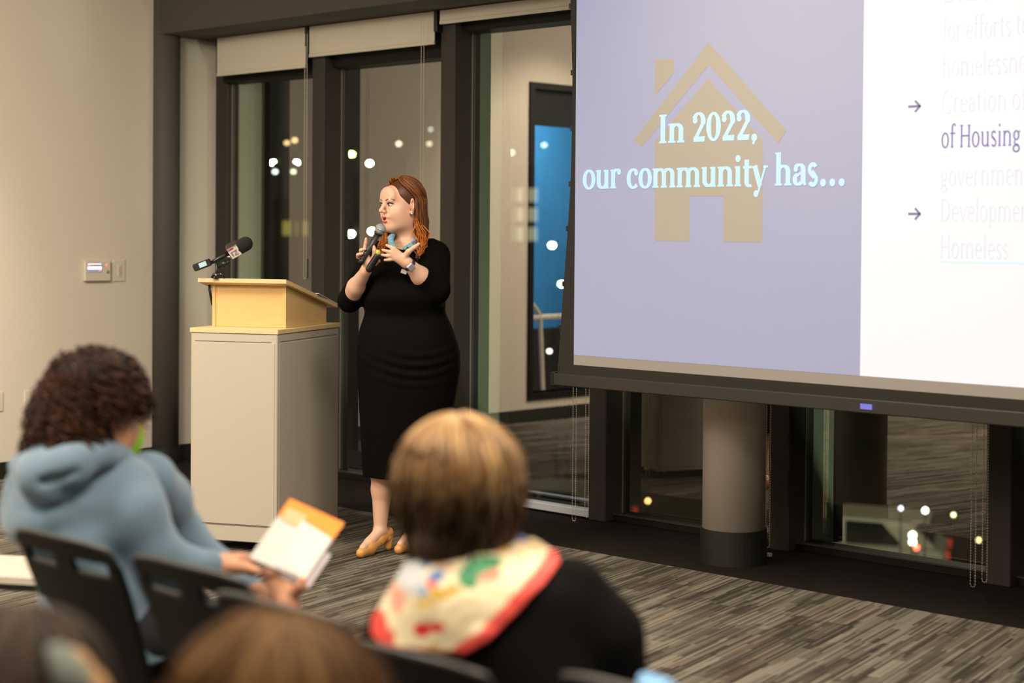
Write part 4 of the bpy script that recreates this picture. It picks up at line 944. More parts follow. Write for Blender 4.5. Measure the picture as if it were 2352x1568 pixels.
# blue patterned neckband / lanyard, pendant tag, watch
m_lan = mat('blue_patterned_cloth', (.16, .36, .50), .7, noise=.55, nscale=90)
def ribbon(pts, w_, th, m, name, par, up_=(0, 0, 1)):
    mb = MB(); pts = [np.array(p) for p in pts]; vs = []
    for i, p in enumerate(pts):
        t = pts[min(i + 1, len(pts) - 1)] - pts[max(i - 1, 0)]; t /= np.linalg.norm(t); a = np.cross(t, (0, -1., 0)); a /= np.linalg.norm(a) + 1e-9
        for sa, sb in ((-1, -1), (1, -1), (1, 1), (-1, 1)): vs.append(p + a * sa * w_ / 2 + np.array([0, 1, 0]) * sb * th / 2)
    fs = []
    for i in range(len(pts) - 1):
        for k in range(4): fs.append((4 * i + k, 4 * i + (k + 1) % 4, 4 * i + 4 + (k + 1) % 4, 4 * i + 4 + k))
    fs += [(3, 2, 1, 0), tuple(4 * (len(pts) - 1) + k for k in range(4))]
    return mb.add(vs, fs).build(name, m, par, True)
sc_ = SDF(P(860, 600, -.2) - .05, P(980, 520, .15) + .05, .0025)
sc_.chain([P(905, 536, .02), P(897, 548, -.045), P(899, 561, -.085), P(908, 571, -.115)], [.010, .014, .014, .010], .006)
sc_.chain([P(962, 540, .06), P(955, 554, -.03), P(944, 565, -.085), P(930, 570, -.115)], [.010, .013, .014, .010], .006)
sc_.build('neck_scarf', m_lan, spk, relax=0)
ribbon([P(934, 568, -.13), P(950, 575, -.15), P(962, 590, -.150), P(958, 600, -.15)], .006, .002, m_blk, 'lanyard_cord', spk)
MB().box((-.012, -.002, -.008), (.014, .002, .010), R=roty(.35), o=P(927, 624, -.160)).build('name_tag', m_white, spk, label='white name tag under the wrist')
wa = P(931, 600, -.206); aw = (WRL - P(966, 634, -.13)); aw /= np.linalg.norm(aw)
sb_ = np.cross(aw, (0, -1., 0)); sb_ /= np.linalg.norm(sb_); nb = np.cross(aw, sb_); nb /= np.linalg.norm(nb)
if nb[1] > 0: nb = -nb; sb_ = -sb_
wc = WRL + aw * -.010
ring = [wc + .0285 * (sb_ * math.cos(a) + nb * math.sin(a)) for a in np.linspace(0, 2 * PI, 25)]
st = MB(); vs = []; 
for p_ in ring:
    o_ = (p_ - wc) / .0285
    for sa, sb2 in ((-1, -1), (1, -1), (1, 1), (-1, 1)): vs.append(p_ + aw * sa * .009 + o_ * sb2 * .0015)
fs = [(4 * i + k, 4 * i + (k + 1) % 4, 4 * i + 4 + (k + 1) % 4, 4 * i + 4 + k) for i in range(24) for k in range(4)]
wst = st.add(vs, fs).build('watch_strap', mat('dark_strap', (.05, .03, .05), .5), spk)
Rw = np.stack([sb_, aw, nb], 1)
MB().box((-.016, -.017, -.003), (.016, .017, .006), R=Rw, o=wc + nb * .028, bev=.003).build('watch_case', mat('silver_case', (.62, .58, .62), .3, .5), wst)
MB().box((-.012, -.012, .006), (.012, .012, .0075), R=Rw, o=wc + nb * .028).build('watch_face', mat('watch_face', (.36, .30, .38), .3), wst)
# shoes
m_shoe = mat('tan_leather', (.62, .30, .09), .4, noise=.06, nscale=20)
def shoe(o_, nm='shoe'):
    s_ = SDF(P(850, 1250) + o_ - np.array([.20, .26, .20]), P(850, 1250) + o_ + np.array([.20, .26, .20]), .0035)
    T_ = P(829, 1262, -.125) + o_; T_[2] = .022; M_ = P(846, 1255, -.065) + o_; M_[2] = .034; Hh = P(889, 1238, .065) + o_; Hh[2] = .085
    s_.chain([T_, M_], [.022, .034], .02); s_.chain([M_, (M_ + Hh) / 2, Hh], [.034, .030, .029], .015)
    hb = Hh.copy(); hb[2] = .004; s_.cone(Hh + np.array([.006, .01, -.01]), hb + np.array([.004, .0, .014]), .024, .019, .006)
    s_.plane((0, 0, .0), (0, 0, -1), .001)
    a_ = AL + o_; s_.cone(a_ + np.array([0, 0, .03]), M_ + np.array([.012, .025, .034]), .034, .027, .004, 'sub'); s_.cone(M_ + np.array([.010, .02, .036]), Hh + np.array([0, 0, .05]), .024, .034, .004, 'sub')
    s_.build(nm, m_shoe, spk, relax=1)
    Mb = MB(); c0 = a_ + np.array([0, .01, -.022]); R0 = .034
    Mb.tube([c0 + np.array([R0 * math.cos(a), R0 * math.sin(a), .012 * math.sin(a) - .002]) for a in np.linspace(0, 2 * PI, 19)], .004, 6, False); Mb.build('ankle_strap', m_shoe, spk, True)
shoe(np.zeros(3)); shoe(off)
# hair
HC = HD + Rh @ np.array([0, -.016, .032])
hull = SDF(HD - np.array([.16, .16, .30]), HD + np.array([.18, .18, .14]), .004)
hull.ell(HC, (.0755, .0950, .0880), 0, Rh)
hn = Rh @ np.array([0, .77, -.64]); hull.plane(HD + Rh @ np.array([0, .0095, .0]), hn, .004)
hull.chain([HC + Rh @ np.array([.045, -.060, -.01]), HC + Rh @ np.array([.055, -.060, -.11]), P(975, 560, .02)], [.032, .032, .022], .01)
hull.chain([HC + Rh @ np.array([-.02, -.070, -.01]), HC + Rh @ np.array([-.03, -.075, -.12])], [.035, .03], .01)
hull.chain([HC + Rh @ np.array([-.066, -.02, -.02]), P(884, 545, .05), P(878, 575, -.03)], [.016, .016, .011], .01)
S1 = straight_hair(760, HC, Rh, (.0815, .1005, .0935), (12, 175), (99, 186), .245, .13, .36, .002, .0035)
S1 = np.concatenate([S1, straight_hair(320, HC, Rh, (.0800, .0990, .0920), (4, 70), (97, 118), .245, .13, .36, .002, .0020)])
S2_ = straight_hair(420, HC, Rh, (.0815, .1005, .0935), (-28, -175), (-80, -178), .225, .06, .30, .002, .0035)
# front locks falling over the far shoulder
n_ = 90; q_ = RNG.random((n_, 1)); pts_ = [HC + Rh @ np.array([-.012, .046, .080]), HC + Rh @ np.array([-.062, .035, .040]), HC + Rh @ np.array([-.076, .008, -.03]), P(890, 520, .08), P(890, 541, .02), P(882, 558, -.06), P(874, 574, -.10), P(868, 588, -.105)]
S3 = np.stack([p_[None] + RNG.normal(0, 1, (n_, 3)) * sp for p_, sp in zip(pts_, (.007, .006, .005, .008, .011, .011, .010, .006))], 1); S3 += (RNG.random((n_, 1, 1)) - .5) * np.array([.018, .006, 0])[None, None] * np.linspace(0, 1, 8)[None, :, None]
n4 = 70; pts4 = [HC + Rh @ np.array([.070, -.052, -.02]), P(958, 510, .0), P(968, 540, -.04), P(968, 560, -.10), P(966, 575, -.13), P(960, 590, -.145)]
S4 = np.stack([p_[None] + RNG.normal(0, 1, (n4, 3)) * sp for p_, sp in zip(pts4, (.008, .010, .013, .013, .009, .005))], 1)
def resamp(S, k):
    t = np.linspace(0, 1, S.shape[1]); u = np.linspace(0, 1, k); return np.stack([np.stack([np.interp(u, t, S[i, :, j]) for j in range(3)], 1) for i in range(len(S))])
Mk = 21; ALL = np.concatenate([S1, S2_, resamp(S3, Mk), resamp(S4, Mk)]); NN = len(ALL)
rad_ = np.linspace(1, .45, Mk)[None] * (.0022 + .0016 * RNG.random((NN, 1)))
hair_obj('hair', hull, ALL, rad_, np.concatenate([tints(len(S1) + len(S2_), (.125, .042, .014), .30, (.24, .09, .028), .3), tints(n_ + n4, (.34, .10, .016), .25)]), hairmat('auburn_hair', .42, .3), spk, hullcol=(.08, .028, .010))

# handheld microphone and clicker held by the speaker
b0, b1 = P(828, 604, -.172), P(866, 540, -.172); bc = P(873, 528, -.172)
hm = fs_.root('handheld_microphone', label='black handheld microphone with silver mesh head held to the speaker mouth', cat='microphone')
d_ = (bc - b0) / np.linalg.norm(bc - b0)
MB().tube([b0, b0 + d_ * .004, b0 + d_ * .05, b1], [.010, .0125, .0125, .0145], 18).build('handle', mat('mic_black', (.03, .03, .03), .35), hm, True)
MB().tube([b0 - d_ * .002, b0 + d_ * .020], [.0128, .0132], 18).build('end_cap', m_blk, hm, True)
MB().tube([b1, b1 + d_ * .012], [.015, .024], 18).build('collar', m_blk, hm, True)
gl = MB().sphere((0, 0, 0), (.0255, .0255, .027), 24, 16)
g_ = gl.build('mesh_grille', mat('silver_mesh', (.42, .42, .42), .45, .7, bump=1, bscale=900), hm, True); g_.location = Vector(b1 + d_ * .030)
MB().tube([b1 + d_ * .026, b1 + d_ * .031], [.0268, .0268], 24).build('grille_band', m_chrome, hm, True)
ck = fs_.root('presentation_clicker', label='black clicker with yellow-green end held in the speaker hand beside the microphone', cat='remote')
k0, k1 = P(848, 617, -.178), P(866, 588, -.190)
c = SDF(np.minimum(k0, k1) - .04, np.maximum(k0, k1) + .04, .0022); c.cone(k0, k1, .0165, .0140, .004); c.build('housing', m_blk, ck, relax=0)
MB().sphere(tuple(P(868, 580, -.192)), (.0125, .011, .014), 14, 10).build('yellow_end', mat('yellow_green_plastic', (.45, .48, .05), .4), ck, True)
MB().tube([k1, P(868, 584, -.191)], [.0125, .0115], 12).build('end_collar', m_blk, ck, True)

# ---------------------------------------------------------- hooded person with curly hair
fh = Frame(200, 3.85); P = fh.P; KS_ = 3.85 / 4.1
hp = fh.root('person', label='seated person with dark curly hair, blue-grey hoodie and lime green mask reading a booklet', cat='person')
Rh2 = np.stack([np.array([-.60, .80, 0]), np.array([.80, .60, 0]), np.array([0, 0, 1.])], 1) @ rotx(math.radians(-22))
HD2 = P(240, 942, 0)
B = SDF((-.42, -.40, -.01), (.85, .85, 1.30), .006)
Q2 = head_sdf(B, HD2, Rh2, sc=.95)
B.cone(Q2((0, -.03, -.08)), P(190, 1065, -.03), .050, .060, .03)
hip = P(235, 1540, .02); hip[2] = .56
B.loft([(hip[2] - .08, hip[0], hip[1], .12, .12), (hip[2] + .12, hip[0] - .0, hip[1], .11, .11), (P(0, 1200)[2], P(185, 1200)[0], -.02, .15, .11), (P(0, 1100)[2], P(185, 1100)[0], 0, .13, .09), (P(0, 1060)[2], P(190, 1060)[0], 0, .08, .07)], .03)
WN = P(500, 1297, .02); HNr = P(556, 1292, .04)
B.chain([P(285, 1130, -.02), P(300, 1180, -.05), P(352, 1268, -.05), P(415, 1302, -.02), WN], [.05, .05, .042, .034, .026], .02)
def hand(B, w_, kn, tips, thumb, r=.0105, k=.012):
    for q in kn: B.cone(w_ + (q - w_) * .1, q, .021, r, k)
    for q, ch in zip(kn, tips): B.chain([q] + ch, [r, r * .88, r * .66][:len(ch) + 1], .003)
    B.chain(thumb, [.016, .0125, .0095][:len(thumb)], .006)
# near hand gripping the low right corner; far hand at the low left corner
hand(B, WN, [P(548, 1278, .03), P(553, 1288, .035), P(556, 1298, .04), P(556, 1308, .045)],
     [[P(566, 1278, .06), P(580, 1290, .075)], [P(572, 1290, .06), P(584, 1300, .075)], [P(574, 1302, .06), P(585, 1311, .075)], [P(572, 1313, .06), P(582, 1320, .07)]], [P(530, 1300, .01), P(562, 1302, .0), P(592, 1312, .0)])
WF = P(660, 1392, .03)
hand(B, WF, [P(622, 1340, .05), P(634, 1334, .045), P(646, 1330, .04), P(660, 1332, .035)],
     [[P(612, 1322, .06), P(606, 1306, .07)], [P(626, 1318, .07), P(622, 1304, .08)], [P(642, 1316, .06), P(640, 1304, .08)], [P(660, 1318, .06), P(660, 1306, .07)]], [P(676, 1360, .02), P(692, 1345, .0), P(696, 1332, -.005)])
B.chain([P(340, 1110, .12), P(378, 1150, .20), P(410, 1215, .26), P(500, 1310, .26), P(585, 1368, .16), WF], [.045, .045, .042, .036, .030, .025], .02)
kR, kL = P(420, 1470, .30), P(330, 1440, .42); kR[2] = .52; kL[2] = .52
B.chain([hip + np.array([.05, 0, -.0]), kR, kR + np.array([.02, .02, -.44])], [.085, .06, .04], .03); B.chain([hip + np.array([-.04, .08, 0]), kL, kL + np.array([.02, .02, -.44])], [.085, .06, .04], .03)
B.build('body', m_skin2, hp, relax=1)
T = SDF((-.40, -.40, .0), (.60, .72, .70), .007)
T.chain([hip + np.array([.05, 0, 0]), kR, kR + np.array([.02, .02, -.40])], [.105, .078, .062], .03); T.chain([hip + np.array([-.04, .08, 0]), kL, kL + np.array([.02, .02, -.40])], [.105, .078, .062], .03)
T.ell(hip, (.17, .16, .12), .03); T.build('trousers', m_jean, hp)
for kk in (kR, kL):
    c = SDF(kk + np.array([-.14, -.12, -.54]), kk + np.array([.2, .26, -.38]), .005); b0_ = kk + np.array([.02, .02, -.475]); c.chain([b0_, b0_ + np.array([.09, .10, -.004])], [.042, .034], .01); c.plane((0, 0, .002), (0, 0, -1)); c.build('shoe', m_blk, hp)
G = SDF((-.42, -.42, .45), (.62, .55, 1.20), .0055)
def hf(x, y, z): return .006 * np.sin(x * 34 + z * 22 + 1.5 * np.sin(z * 17)) + .004 * np.sin(z * 48 - x * 21)
G.loft([(.50, hip[0] + .0, hip[1], .16, .155), (P(0, 1400)[2], P(225, 1400)[0], .0, .135, .15), (P(0, 1290)[2], P(222, 1290)[0], -.01, .122, .15), (P(0, 1215)[2], P(180, 1215)[0], -.02, .160, .155), (P(0, 1150)[2], P(178, 1150)[0], -.01, .162, .15), (P(0, 1100)[2], P(185, 1100)[0], 0, .155, .13), (P(0, 1070)[2], P(200, 1070)[0], .0, .125, .11), (P(0, 1045)[2], P(205, 1045)[0], .0, .085, .09)], .02, hf)
G.chain([P(285, 1130, -.03), P(300, 1180, -.06), P(352, 1268, -.05), P(415, 1302, -.02), P(480, 1298, .01)], [.080, .078, .060, .046, .037], .03)
G.chain([P(340, 1105, .12), P(378, 1145, .20), P(410, 1215, .26), P(500, 1310, .26), P(585, 1368, .16)], [.070, .060, .052, .045, .036], .03)
G.chain([P(72, 1110, .02), P(70, 1165, .02), P(150, 1270, .10)], [.055, .055, .040], .04)
# creases on the back
for a, b_, r_ in ((P(225, 1190, -.165), P(120, 1230, -.17), .012), (P(238, 1112, -.16), P(240, 1180, -.165), .007), (P(180, 1180, -.17), P(245, 1215, -.17), .010), (P(345, 1160, .02), P(375, 1225, .0), .012)): G.cone(a, b_, r_, r_ * .7, .03, 'sub')
hdo = G.build('hoodie', m_hood, hp)
Hd = SDF((-.42, -.35, .80), (.35, .35, 1.10), .0045)
Hd.chain([P(54, 1065, -.04), P(98, 1095, -.13), P(160, 1070, -.15), P(235, 1042, -.10), P(290, 1050, -.02)], [.034, .050, .042, .026, .020], .03)
Hd.chain([P(76, 1050, .02), P(128, 1050, -.07), P(200, 1035, -.08), P(255, 1030, -.04)], [.036, .045, .036, .022], .03)
Hd.chain([P(84, 1085, -.06), P(120, 1128, -.145)], [.045, .032], .03)
Hd.ell(P(110, 1022, .01), (.085, .09, .045), .015, roty(-.25), 'sub'); Hd.cone(P(100, 1105, -.175), P(175, 1085, -.19), .007, .005, .02, 'sub')
Hd.build('hood', m_hood, hdo)
c = SDF(P(280, 1000, .05) - .14, P(310, 950, .1) + .14, .004); c.ell(Q2((.012, .066, -.050)), (.060, .054, .062), .01, Rh2); fmk = c.build('face_mask', mat('lime_green_mask', (.30, .60, .02), .8, noise=.1, nscale=20), hp)
MB().sphere(tuple(P(307, 980, -.02)), .007, 8, 6).build('mask_earpiece', mat('pale_green', (.4, .65, .5), .6), fmk, True)
# curly hair
hc = SDF((-.42, -.35, .84), (.40, .42, 1.30), .005)
CUR = [(P(218, 875, .0), (.118, .12, .090)), (P(200, 930, .0), (.130, .13, .100)), (P(170, 975, -.01), (.100, .11, .070)), (P(240, 985, .0), (.075, .09, .060)), (P(120, 985, -.01), (.055, .07, .050)), (P(272, 890, .01), (.050, .07, .060))]
for c_, r_ in CUR: hc.ell(c_, np.array(r_) * .86, .02)
hf_ = Rh2 @ np.array([0, 1., 0]); hc.ell(Q2((0, .105, -.02)), (.055, .05, .08), .01, Rh2, 'sub')
hc.ell(P(338, 985, .0), (.068, .20, .070), .01, None, 'sub')
nC = 2300; Pc = []
while len(Pc) < nC:
    c_, r_ = CUR[RNG.choice(6, p=[.38, .26, .13, .08, .06, .09])]; v = RNG.normal(0, 1, 3); v /= np.linalg.norm(v); p = c_ + v * np.array(r_) * RNG.uniform(.80, .94)
    if hc.at(p) < -.022: continue
    loc_ = Rh2.T @ (p - HD2)
    if p[0] > P(268, 980)[0] and p[2] < P(0, 915)[2] and p[1] < .12: continue
    if loc_[1] > .045 and abs(loc_[0]) < .065 and loc_[2] < .06: continue
    L = RNG.uniform(.05, .10) * (.35 if p[0] > P(258, 980)[0] and p[1] < .12 and p[2] < P(0, 880)[2] else 1); t = np.linspace(0, 1, 22); ph = RNG.uniform(0, 6.3); tr = RNG.uniform(2.0, 4.0); rr_ = RNG.uniform(.005, .011)
    ctr = p[None] + np.outer(t, np.array([0, 0, -L])) + np.outer(np.sin(t * PI * .5), v * np.array([1, 1, .4]) * .022)
    a = ph + t * tr * 2 * PI; Pc.append(ctr + rr_ * np.stack([np.cos(a), np.sin(a), .35 * np.sin(a * .5)], 1))
Pc = np.stack(Pc); hair_obj('hair', hc, Pc, np.full(Pc.shape[:2], .0024), tints(nC, (.030, .012, .007), .45, (.075, .028, .012), .25), hairmat('dark_curly_hair', .6, .2), hp, 3, hullcol=(.012, .006, .004))

# booklet and papers
pc_ = [P(665, 1147, .16), P(790, 1203, .16), P(700, 1335, .02), P(572, 1282, .02)]
bk = fh.root('booklet', label='white booklet with an orange printed header held by the hooded person', cat='booklet')
def sheet(cs, nrm, th, name, m, par, off_=0., uv=((0, 0), (1, 0), (1, 1), (0, 1)), **k):
    def at_(u, v): return (cs[0] * (1 - u) + cs[1] * u) * (1 - v) + (cs[3] * (1 - u) + cs[2] * u) * v
    q = [at_(u, v) + nrm * off_ for u, v in uv]; q2 = [a + nrm * th for a in q]; n_ = len(q)
    return MB().add(q + q2, [tuple(range(n_)), tuple(range(n_, 2 * n_))[::-1]] + [(i, i + n_, (i + 1) % n_ + n_, (i + 1) % n_) for i in range(n_)]).build(name, m, par, **k)
nn = np.cross(pc_[1] - pc_[0], pc_[3] - pc_[0]); nn /= np.linalg.norm(nn)
if nn[1] > 0: nn = -nn
sheet(pc_, nn, .004, 'booklet_cover', m_white, bk)
sheet(pc_, nn, .0006, 'orange_header', m_orange, bk, .0042, ((0, 0), (1, 0), (1, .30), (0, .30)))
sheet(pc_, nn, .0006, 'text_block', mat('peach_print', (.88, .45, .20), .7), bk, .0049, ((.06, .13), (.42, .13), (.42, .34), (.06, .34)))
tl = MB()
for i in range(5):
    v = .15 + i * .037; 
    def at_(u, v): return (pc_[0] * (1 - u) + pc_[1] * u) * (1 - v) + (pc_[3] * (1 - u) + pc_[2] * u) * v
    tl.add([at_(.08, v) + nn * .0058, at_(.38, v) + nn * .0058, at_(.38, v + .012) + nn * .0058, at_(.08, v + .012) + nn * .0058], [(0, 1, 2, 3)])
tl.build('print_lines', mat('pale_print_lines', (.9, .62, .42), .8), bk)
ps = fh.root('paper_sheet', label='white sheet lying over the booklet, cornered below its orange header', cat='paper')
sheet(pc_, nn, .0006, 'sheet', mat('bright_paper', (.73, .70, .69), .8), ps, .0062, ((.38, .22), (.98, .30), (1.0, .98), (.42, .96)))
pb = fh.root('paper_sheet', label='loose pinkish white pages sticking out under the right side of the booklet', cat='paper')
sheet([p + np.array([.016, .0, -.010]) for p in pc_], nn, .003, 'sheet', mat('pinkish_paper', (.70, .62, .66), .8), pb, -.010, ((.5, .45), (.97, .45), (.97, 1.02), (.45, 1.02)))

# ---------------------------------------------------------- woman with bobbed hair and scarf
fb = Frame(1150, 2.9); P = fb.P
bp_ = fb.root('person', label='seated person with blonde-brown bobbed hair and a cream and red scarf over a black sweater', cat='person')
Rh3 = rotz(math.radians(28))
HD3 = P(1045, 1122, .02)
B = SDF((-.36, -.25, -.01), (.36, .75, 1.24), .0065)
Q3 = head_sdf(B, HD3, Rh3)
B.cone(Q3((0, -.03, -.07)), P(1060, 1330, -.01), .052, .065, .03)
B.loft([(.46, .0, .06, .17, .13), (.70, 0, .04, .17, .12), (P(0, 1480)[2], .02, .03, .17, .11), (P(0, 1380)[2], .0, .02, .15, .09), (P(0, 1310)[2], -.03, .0, .10, .07)], .03)
B.chain([P(1310, 1385, .03), P(1385, 1470, .03), P(1425, 1640, .04), P(1330, 1860, .30)], [.045, .05, .045, .03], .02); B.chain([P(930, 1450, .05), P(900, 1520, .06), P(880, 1700, .10), P(980, 1860, .32)], [.045, .05, .045, .03], .02)
for sx in (-.10, .10): B.chain([np.array([sx, .08, .54]), np.array([sx * 1.2, .50, .52]), np.array([sx * 1.2, .54, .08])], [.085, .06, .04], .03)
for hx, tx in ((P(1330, 1860, .30), 1), (P(980, 1860, .32), -1)):
    for i in range(4): B.chain([hx, hx + np.array([-tx * .03 - tx * .014 * i, .05, 0]), hx + np.array([-tx * .05 - tx * .014 * i, .09, -.01])], [.02, .010, .007], .005)
    B.chain([hx, hx + np.array([tx * .01, .045, .01])], [.018, .009], .005)
B.build('body', m_skin2, bp_)
G = SDF((-.38, -.28, .44), (.38, .42, 1.08), .006)
def sf(x, y, z): return .004 * np.sin(x * 26 + z * 30)
ZT_ = lambda py: P(0, py)[2]
G.loft([(.46, .01, .06, .21, .16), (.62, .01, .05, .20, .155), (ZT_(1568), P(1150, 1568)[0], .03, .205, .150), (ZT_(1480), P(1145, 1480)[0], .03, .205, .140), (ZT_(1400), P(1130, 1400)[0], .02, .190, .125), (ZT_(1350), P(1120, 1350)[0], .01, .165, .110), (ZT_(1310), P(1105, 1310)[0], .0, .130, .095), (ZT_(1275), P(1075, 1275)[0], .0, .080, .075), (ZT_(1250), P(1065, 1250)[0], .0, .064, .064)], .02, sf)
G.chain([P(1310, 1372, .03), P(1385, 1460, .03), P(1425, 1640, .04), P(1330, 1830, .26)], [.070, .066, .060, .045], .03)
G.chain([P(930, 1440, .05), P(900, 1520, .06), P(880, 1700, .10), P(980, 1830, .28)], [.062, .062, .056, .045], .03)
G.build('sweater', m_bsweat, bp_)
T = SDF((-.32, -.15, .0), (.32, .70, .68), .008)
for sx in (-.10, .10): T.chain([np.array([sx, .06, .53]), np.array([sx * 1.2, .50, .51]), np.array([sx * 1.2, .54, .10])], [.105, .08, .06], .03)
T.build('trousers', m_jean, bp_)
for sx in (-.12, .12):
    c = SDF((sx - .08, .42, -.01), (sx + .08, .82, .14), .006); c.chain([np.array([sx, .54, .045]), np.array([sx, .70, .035])], [.042, .034], .01); c.plane((0, 0, .002), (0, 0, -1)); c.build('shoe', m_blk, bp_)
# scarf draped on the sweater: pixels of its outline give the cut, the body gives the depth
def drape(Gs, poly, step, lift, colfn, thick, frame, dn=-.30, df=.40):
    x0_, y0_ = np.min(poly, 0); x1_, y1_ = np.max(poly, 0)
    def inside(x, y):
        r_ = False; n_ = len(poly); j = n_ - 1
        for i in range(n_):
            xi, yi = poly[i]; xj, yj = poly[j]
            if (yi > y) != (yj > y) and x < (xj - xi) * (y - yi) / (yj - yi) + xi: r_ = not r_
            j = i
        return r_
    xs = np.arange(x0_ - step, x1_ + step, step); ys = np.arange(y0_ - step, y1_ + step, step); D_ = np.full((len(xs), len(ys)), np.nan)
    for i, x in enumerate(xs):
        for j, y in enumerate(ys):
            if not (inside(x, y) or inside(x + step, y) or inside(x, y + step) or inside(x - step, y) or inside(x, y - step)): continue
            d_ = dn
            while d_ < df:
                if Gs.at(frame.P(x, y, d_)) < lift + .004: break
                d_ += .004
            D_[i, j] = d_ if d_ < df else np.nan
    m_ = np.isnan(D_)
    for _ in range(60):     # fill and soften
        A = np.where(m_ & np.isnan(D_), np.nan, D_); st_ = np.stack([np.roll(A, s_, a) for a in (0, 1) for s_ in (-1, 1)])
        with np.errstate(all='ignore'):
            import warnings; warnings.simplefilter('ignore'); mean = np.nanmean(st_, 0)
        D_ = np.where(np.isnan(D_), mean, np.minimum(D_, .6 * D_ + .4 * mean) if _ > 30 else D_)
    for _ in range(14):
        st_ = np.stack([np.roll(D_, s_, a) for a in (0, 1) for s_ in (-1, 1)]); D_ = .4 * D_ + .6 * np.where(np.isnan(np.nanmean(st_, 0)), D_, np.nanmean(st_, 0))
    D_ = D_ - .005
    V = []; C = []; idx = {}
    for i, x in enumerate(xs):
        for j, y in enumerate(ys):
            if inside(x, y) and not np.isnan(D_[i, j]): idx[i, j] = len(V); V.append(frame.P(x, y, D_[i, j])); C.append(colfn(x, y))
    Fq = [(idx[i, j], idx[i, j + 1], idx[i + 1, j + 1], idx[i + 1, j]) for (i, j) in idx if (i + 1, j) in idx and (i, j + 1) in idx and (i + 1, j + 1) in idx]
    n_ = len(V); V2 = [v + np.array([0, thick, 0]) for v in V]; cnt = {}
    for f in Fq:
        for a, b_ in zip(f, f[1:] + f[:1]): cnt.setdefault((min(a, b_), max(a, b_)), []).append((a, b_))
    side = [(l[0][1], l[0][0], l[0][0] + n_, l[0][1] + n_) for l in cnt.values() if len(l) == 1]
    return np.array(V + V2), np.array([f for f in Fq] + [tuple(q + n_ for q in f)[::-1] for f in Fq] + side), np.array(C + C)
low = [(848, 1425), (852, 1458), (872, 1482), (930, 1492), (1000, 1498), (1068, 1503), (1120, 1475), (1200, 1395), (1260, 1330), (1288, 1290)]
spoly = [(928, 1290), (905, 1330), (872, 1385)] + low + [(1280, 1268), (1235, 1240), (1190, 1226), (1140, 1228), (1110, 1262), (1060, 1285), (1000, 1290), (960, 1285)]
def segd(x, y, a, b_):
    dx, dy = b_[0] - a[0], b_[1] - a[1]; t = max(0, min(1, ((x - a[0]) * dx + (y - a[1]) * dy) / (dx * dx + dy * dy))); return math.hypot(x - a[0] - t * dx, y - a[1] - t * dy)
BLOBS = [((945, 1325), (34, 40), (.55, .58, .60)), ((962, 1292), (28, 18), (.08, .20, .45)), ((1002, 1322), (20, 14), (.10, .22, .48)), ((968, 1355), (14, 16), (.12, .28, .55)), ((992, 1336), (11, 18), (.75, .04, .04)), ((1018, 1302), (22, 10), (.65, .42, .30)),
         ((1075, 1325), (24, 28), (.05, .30, .13)), ((1095, 1300), (28, 20), (.08, .42, .20)), ((1125, 1290), (30, 16), (.06, .30, .12)), ((1120, 1318), (30, 18), (.75, .30, .20)), ((1010, 1365), (30, 12), (.75, .45, .05)), ((975, 1385), (22, 10), (.80, .52, .12)), ((1040, 1355), (18, 10), (.75, .42, .04)), ((1150, 1262), (24, 10), (.75, .45, .10)),
         ((912, 1370), (18, 34), (.85, .38, .28)), ((968, 1446), (20, 17), (.70, .02, .03)), ((1003, 1440), (20, 12), (.70, .02, .03)), ((985, 1443), (16, 8), (.75, .06, .04)), ((995, 1485), (8, 12), (.75, .5, .12)), ((1200, 1235), (16, 10), (.15, .2, .5))]
def scarf_col(x, y):
    dr = min(segd(x, y, low[i], low[i + 1]) for i in (5, 6, 7, 8)); dl = min(segd(x, y, low[i], low[i + 1]) for i in (0, 1, 2)); db = min(segd(x, y, low[i], low[i + 1]) for i in (2, 3, 4))
    if dr < 30 + (x - 1068) * .045 or (dl < 40 and x < 905 and y > 1400) or db < 7: return (.82, .085, .065)
    for (cx, cy), (rx_, ry_), c in BLOBS:
        wob = 1 + .25 * math.sin(x * .19 + cy) * math.cos(y * .23 + cx)
        if ((x - cx) / rx_) ** 2 + ((y - cy) / ry_) ** 2 < wob: return c
    return (.92, .79, .52)
V, Qq, C = drape(G, spoly, 4, .006, scarf_col, .004, fb)
npmesh('scarf', V, Qq, mat('printed_silk', (.8, .7, .5), .6, attr='tint'), bp_, True, tint=C)
# bob
HC3 = HD3 + Rh3 @ np.array([0, -.012, .030])
hull = SDF(HD3 - np.array([.17, .17, .20]), HD3 + np.array([.17, .17, .17]), .005)
hull.ell(HC3, (.090, .100, .086), 0, Rh3); hull.ell(HC3 + np.array([0.0, 0, -.055]), (.092, .094, .070), .03, Rh3); hull.ell(HC3 + np.array([-.01, -.03, -.115]), (.072, .065, .055), .03, Rh3)
hull.ell(HD3 + Rh3 @ np.array([0, .13, -.02]), (.06, .075, .09), .01, Rh3, 'sub')
A1 = straight_hair(520, HC3, Rh3, (.094, .104, .092), (40, 320), (62, 298), .150, .02, .42, .003, .006, e_top=84)
A2 = straight_hair(320, HC3 + np.array([0, 0, -.004]), Rh3, (.099, .108, .088), (50, 310), (66, 294), .085, .08, .26, .003, .007, e_top=70)
A3 = straight_hair(260, HC3 + np.array([0, 0, -.03]), Rh3, (.092, .098, .078), (60, 300), (75, 285), .135, .0, .55, .003, .006, e_top=50)
A = np.concatenate([A1, A2, A3]); nA = len(A)
rad_ = np.linspace(1, .5, A.shape[1])[None] * (.0026 + .0018 * RNG.random((nA, 1)))
ct = tints(nA, (.24, .125, .045), .28, (.46, .30, .13), .30); ct[-260:] = tints(260, (.10, .048, .016), .3)
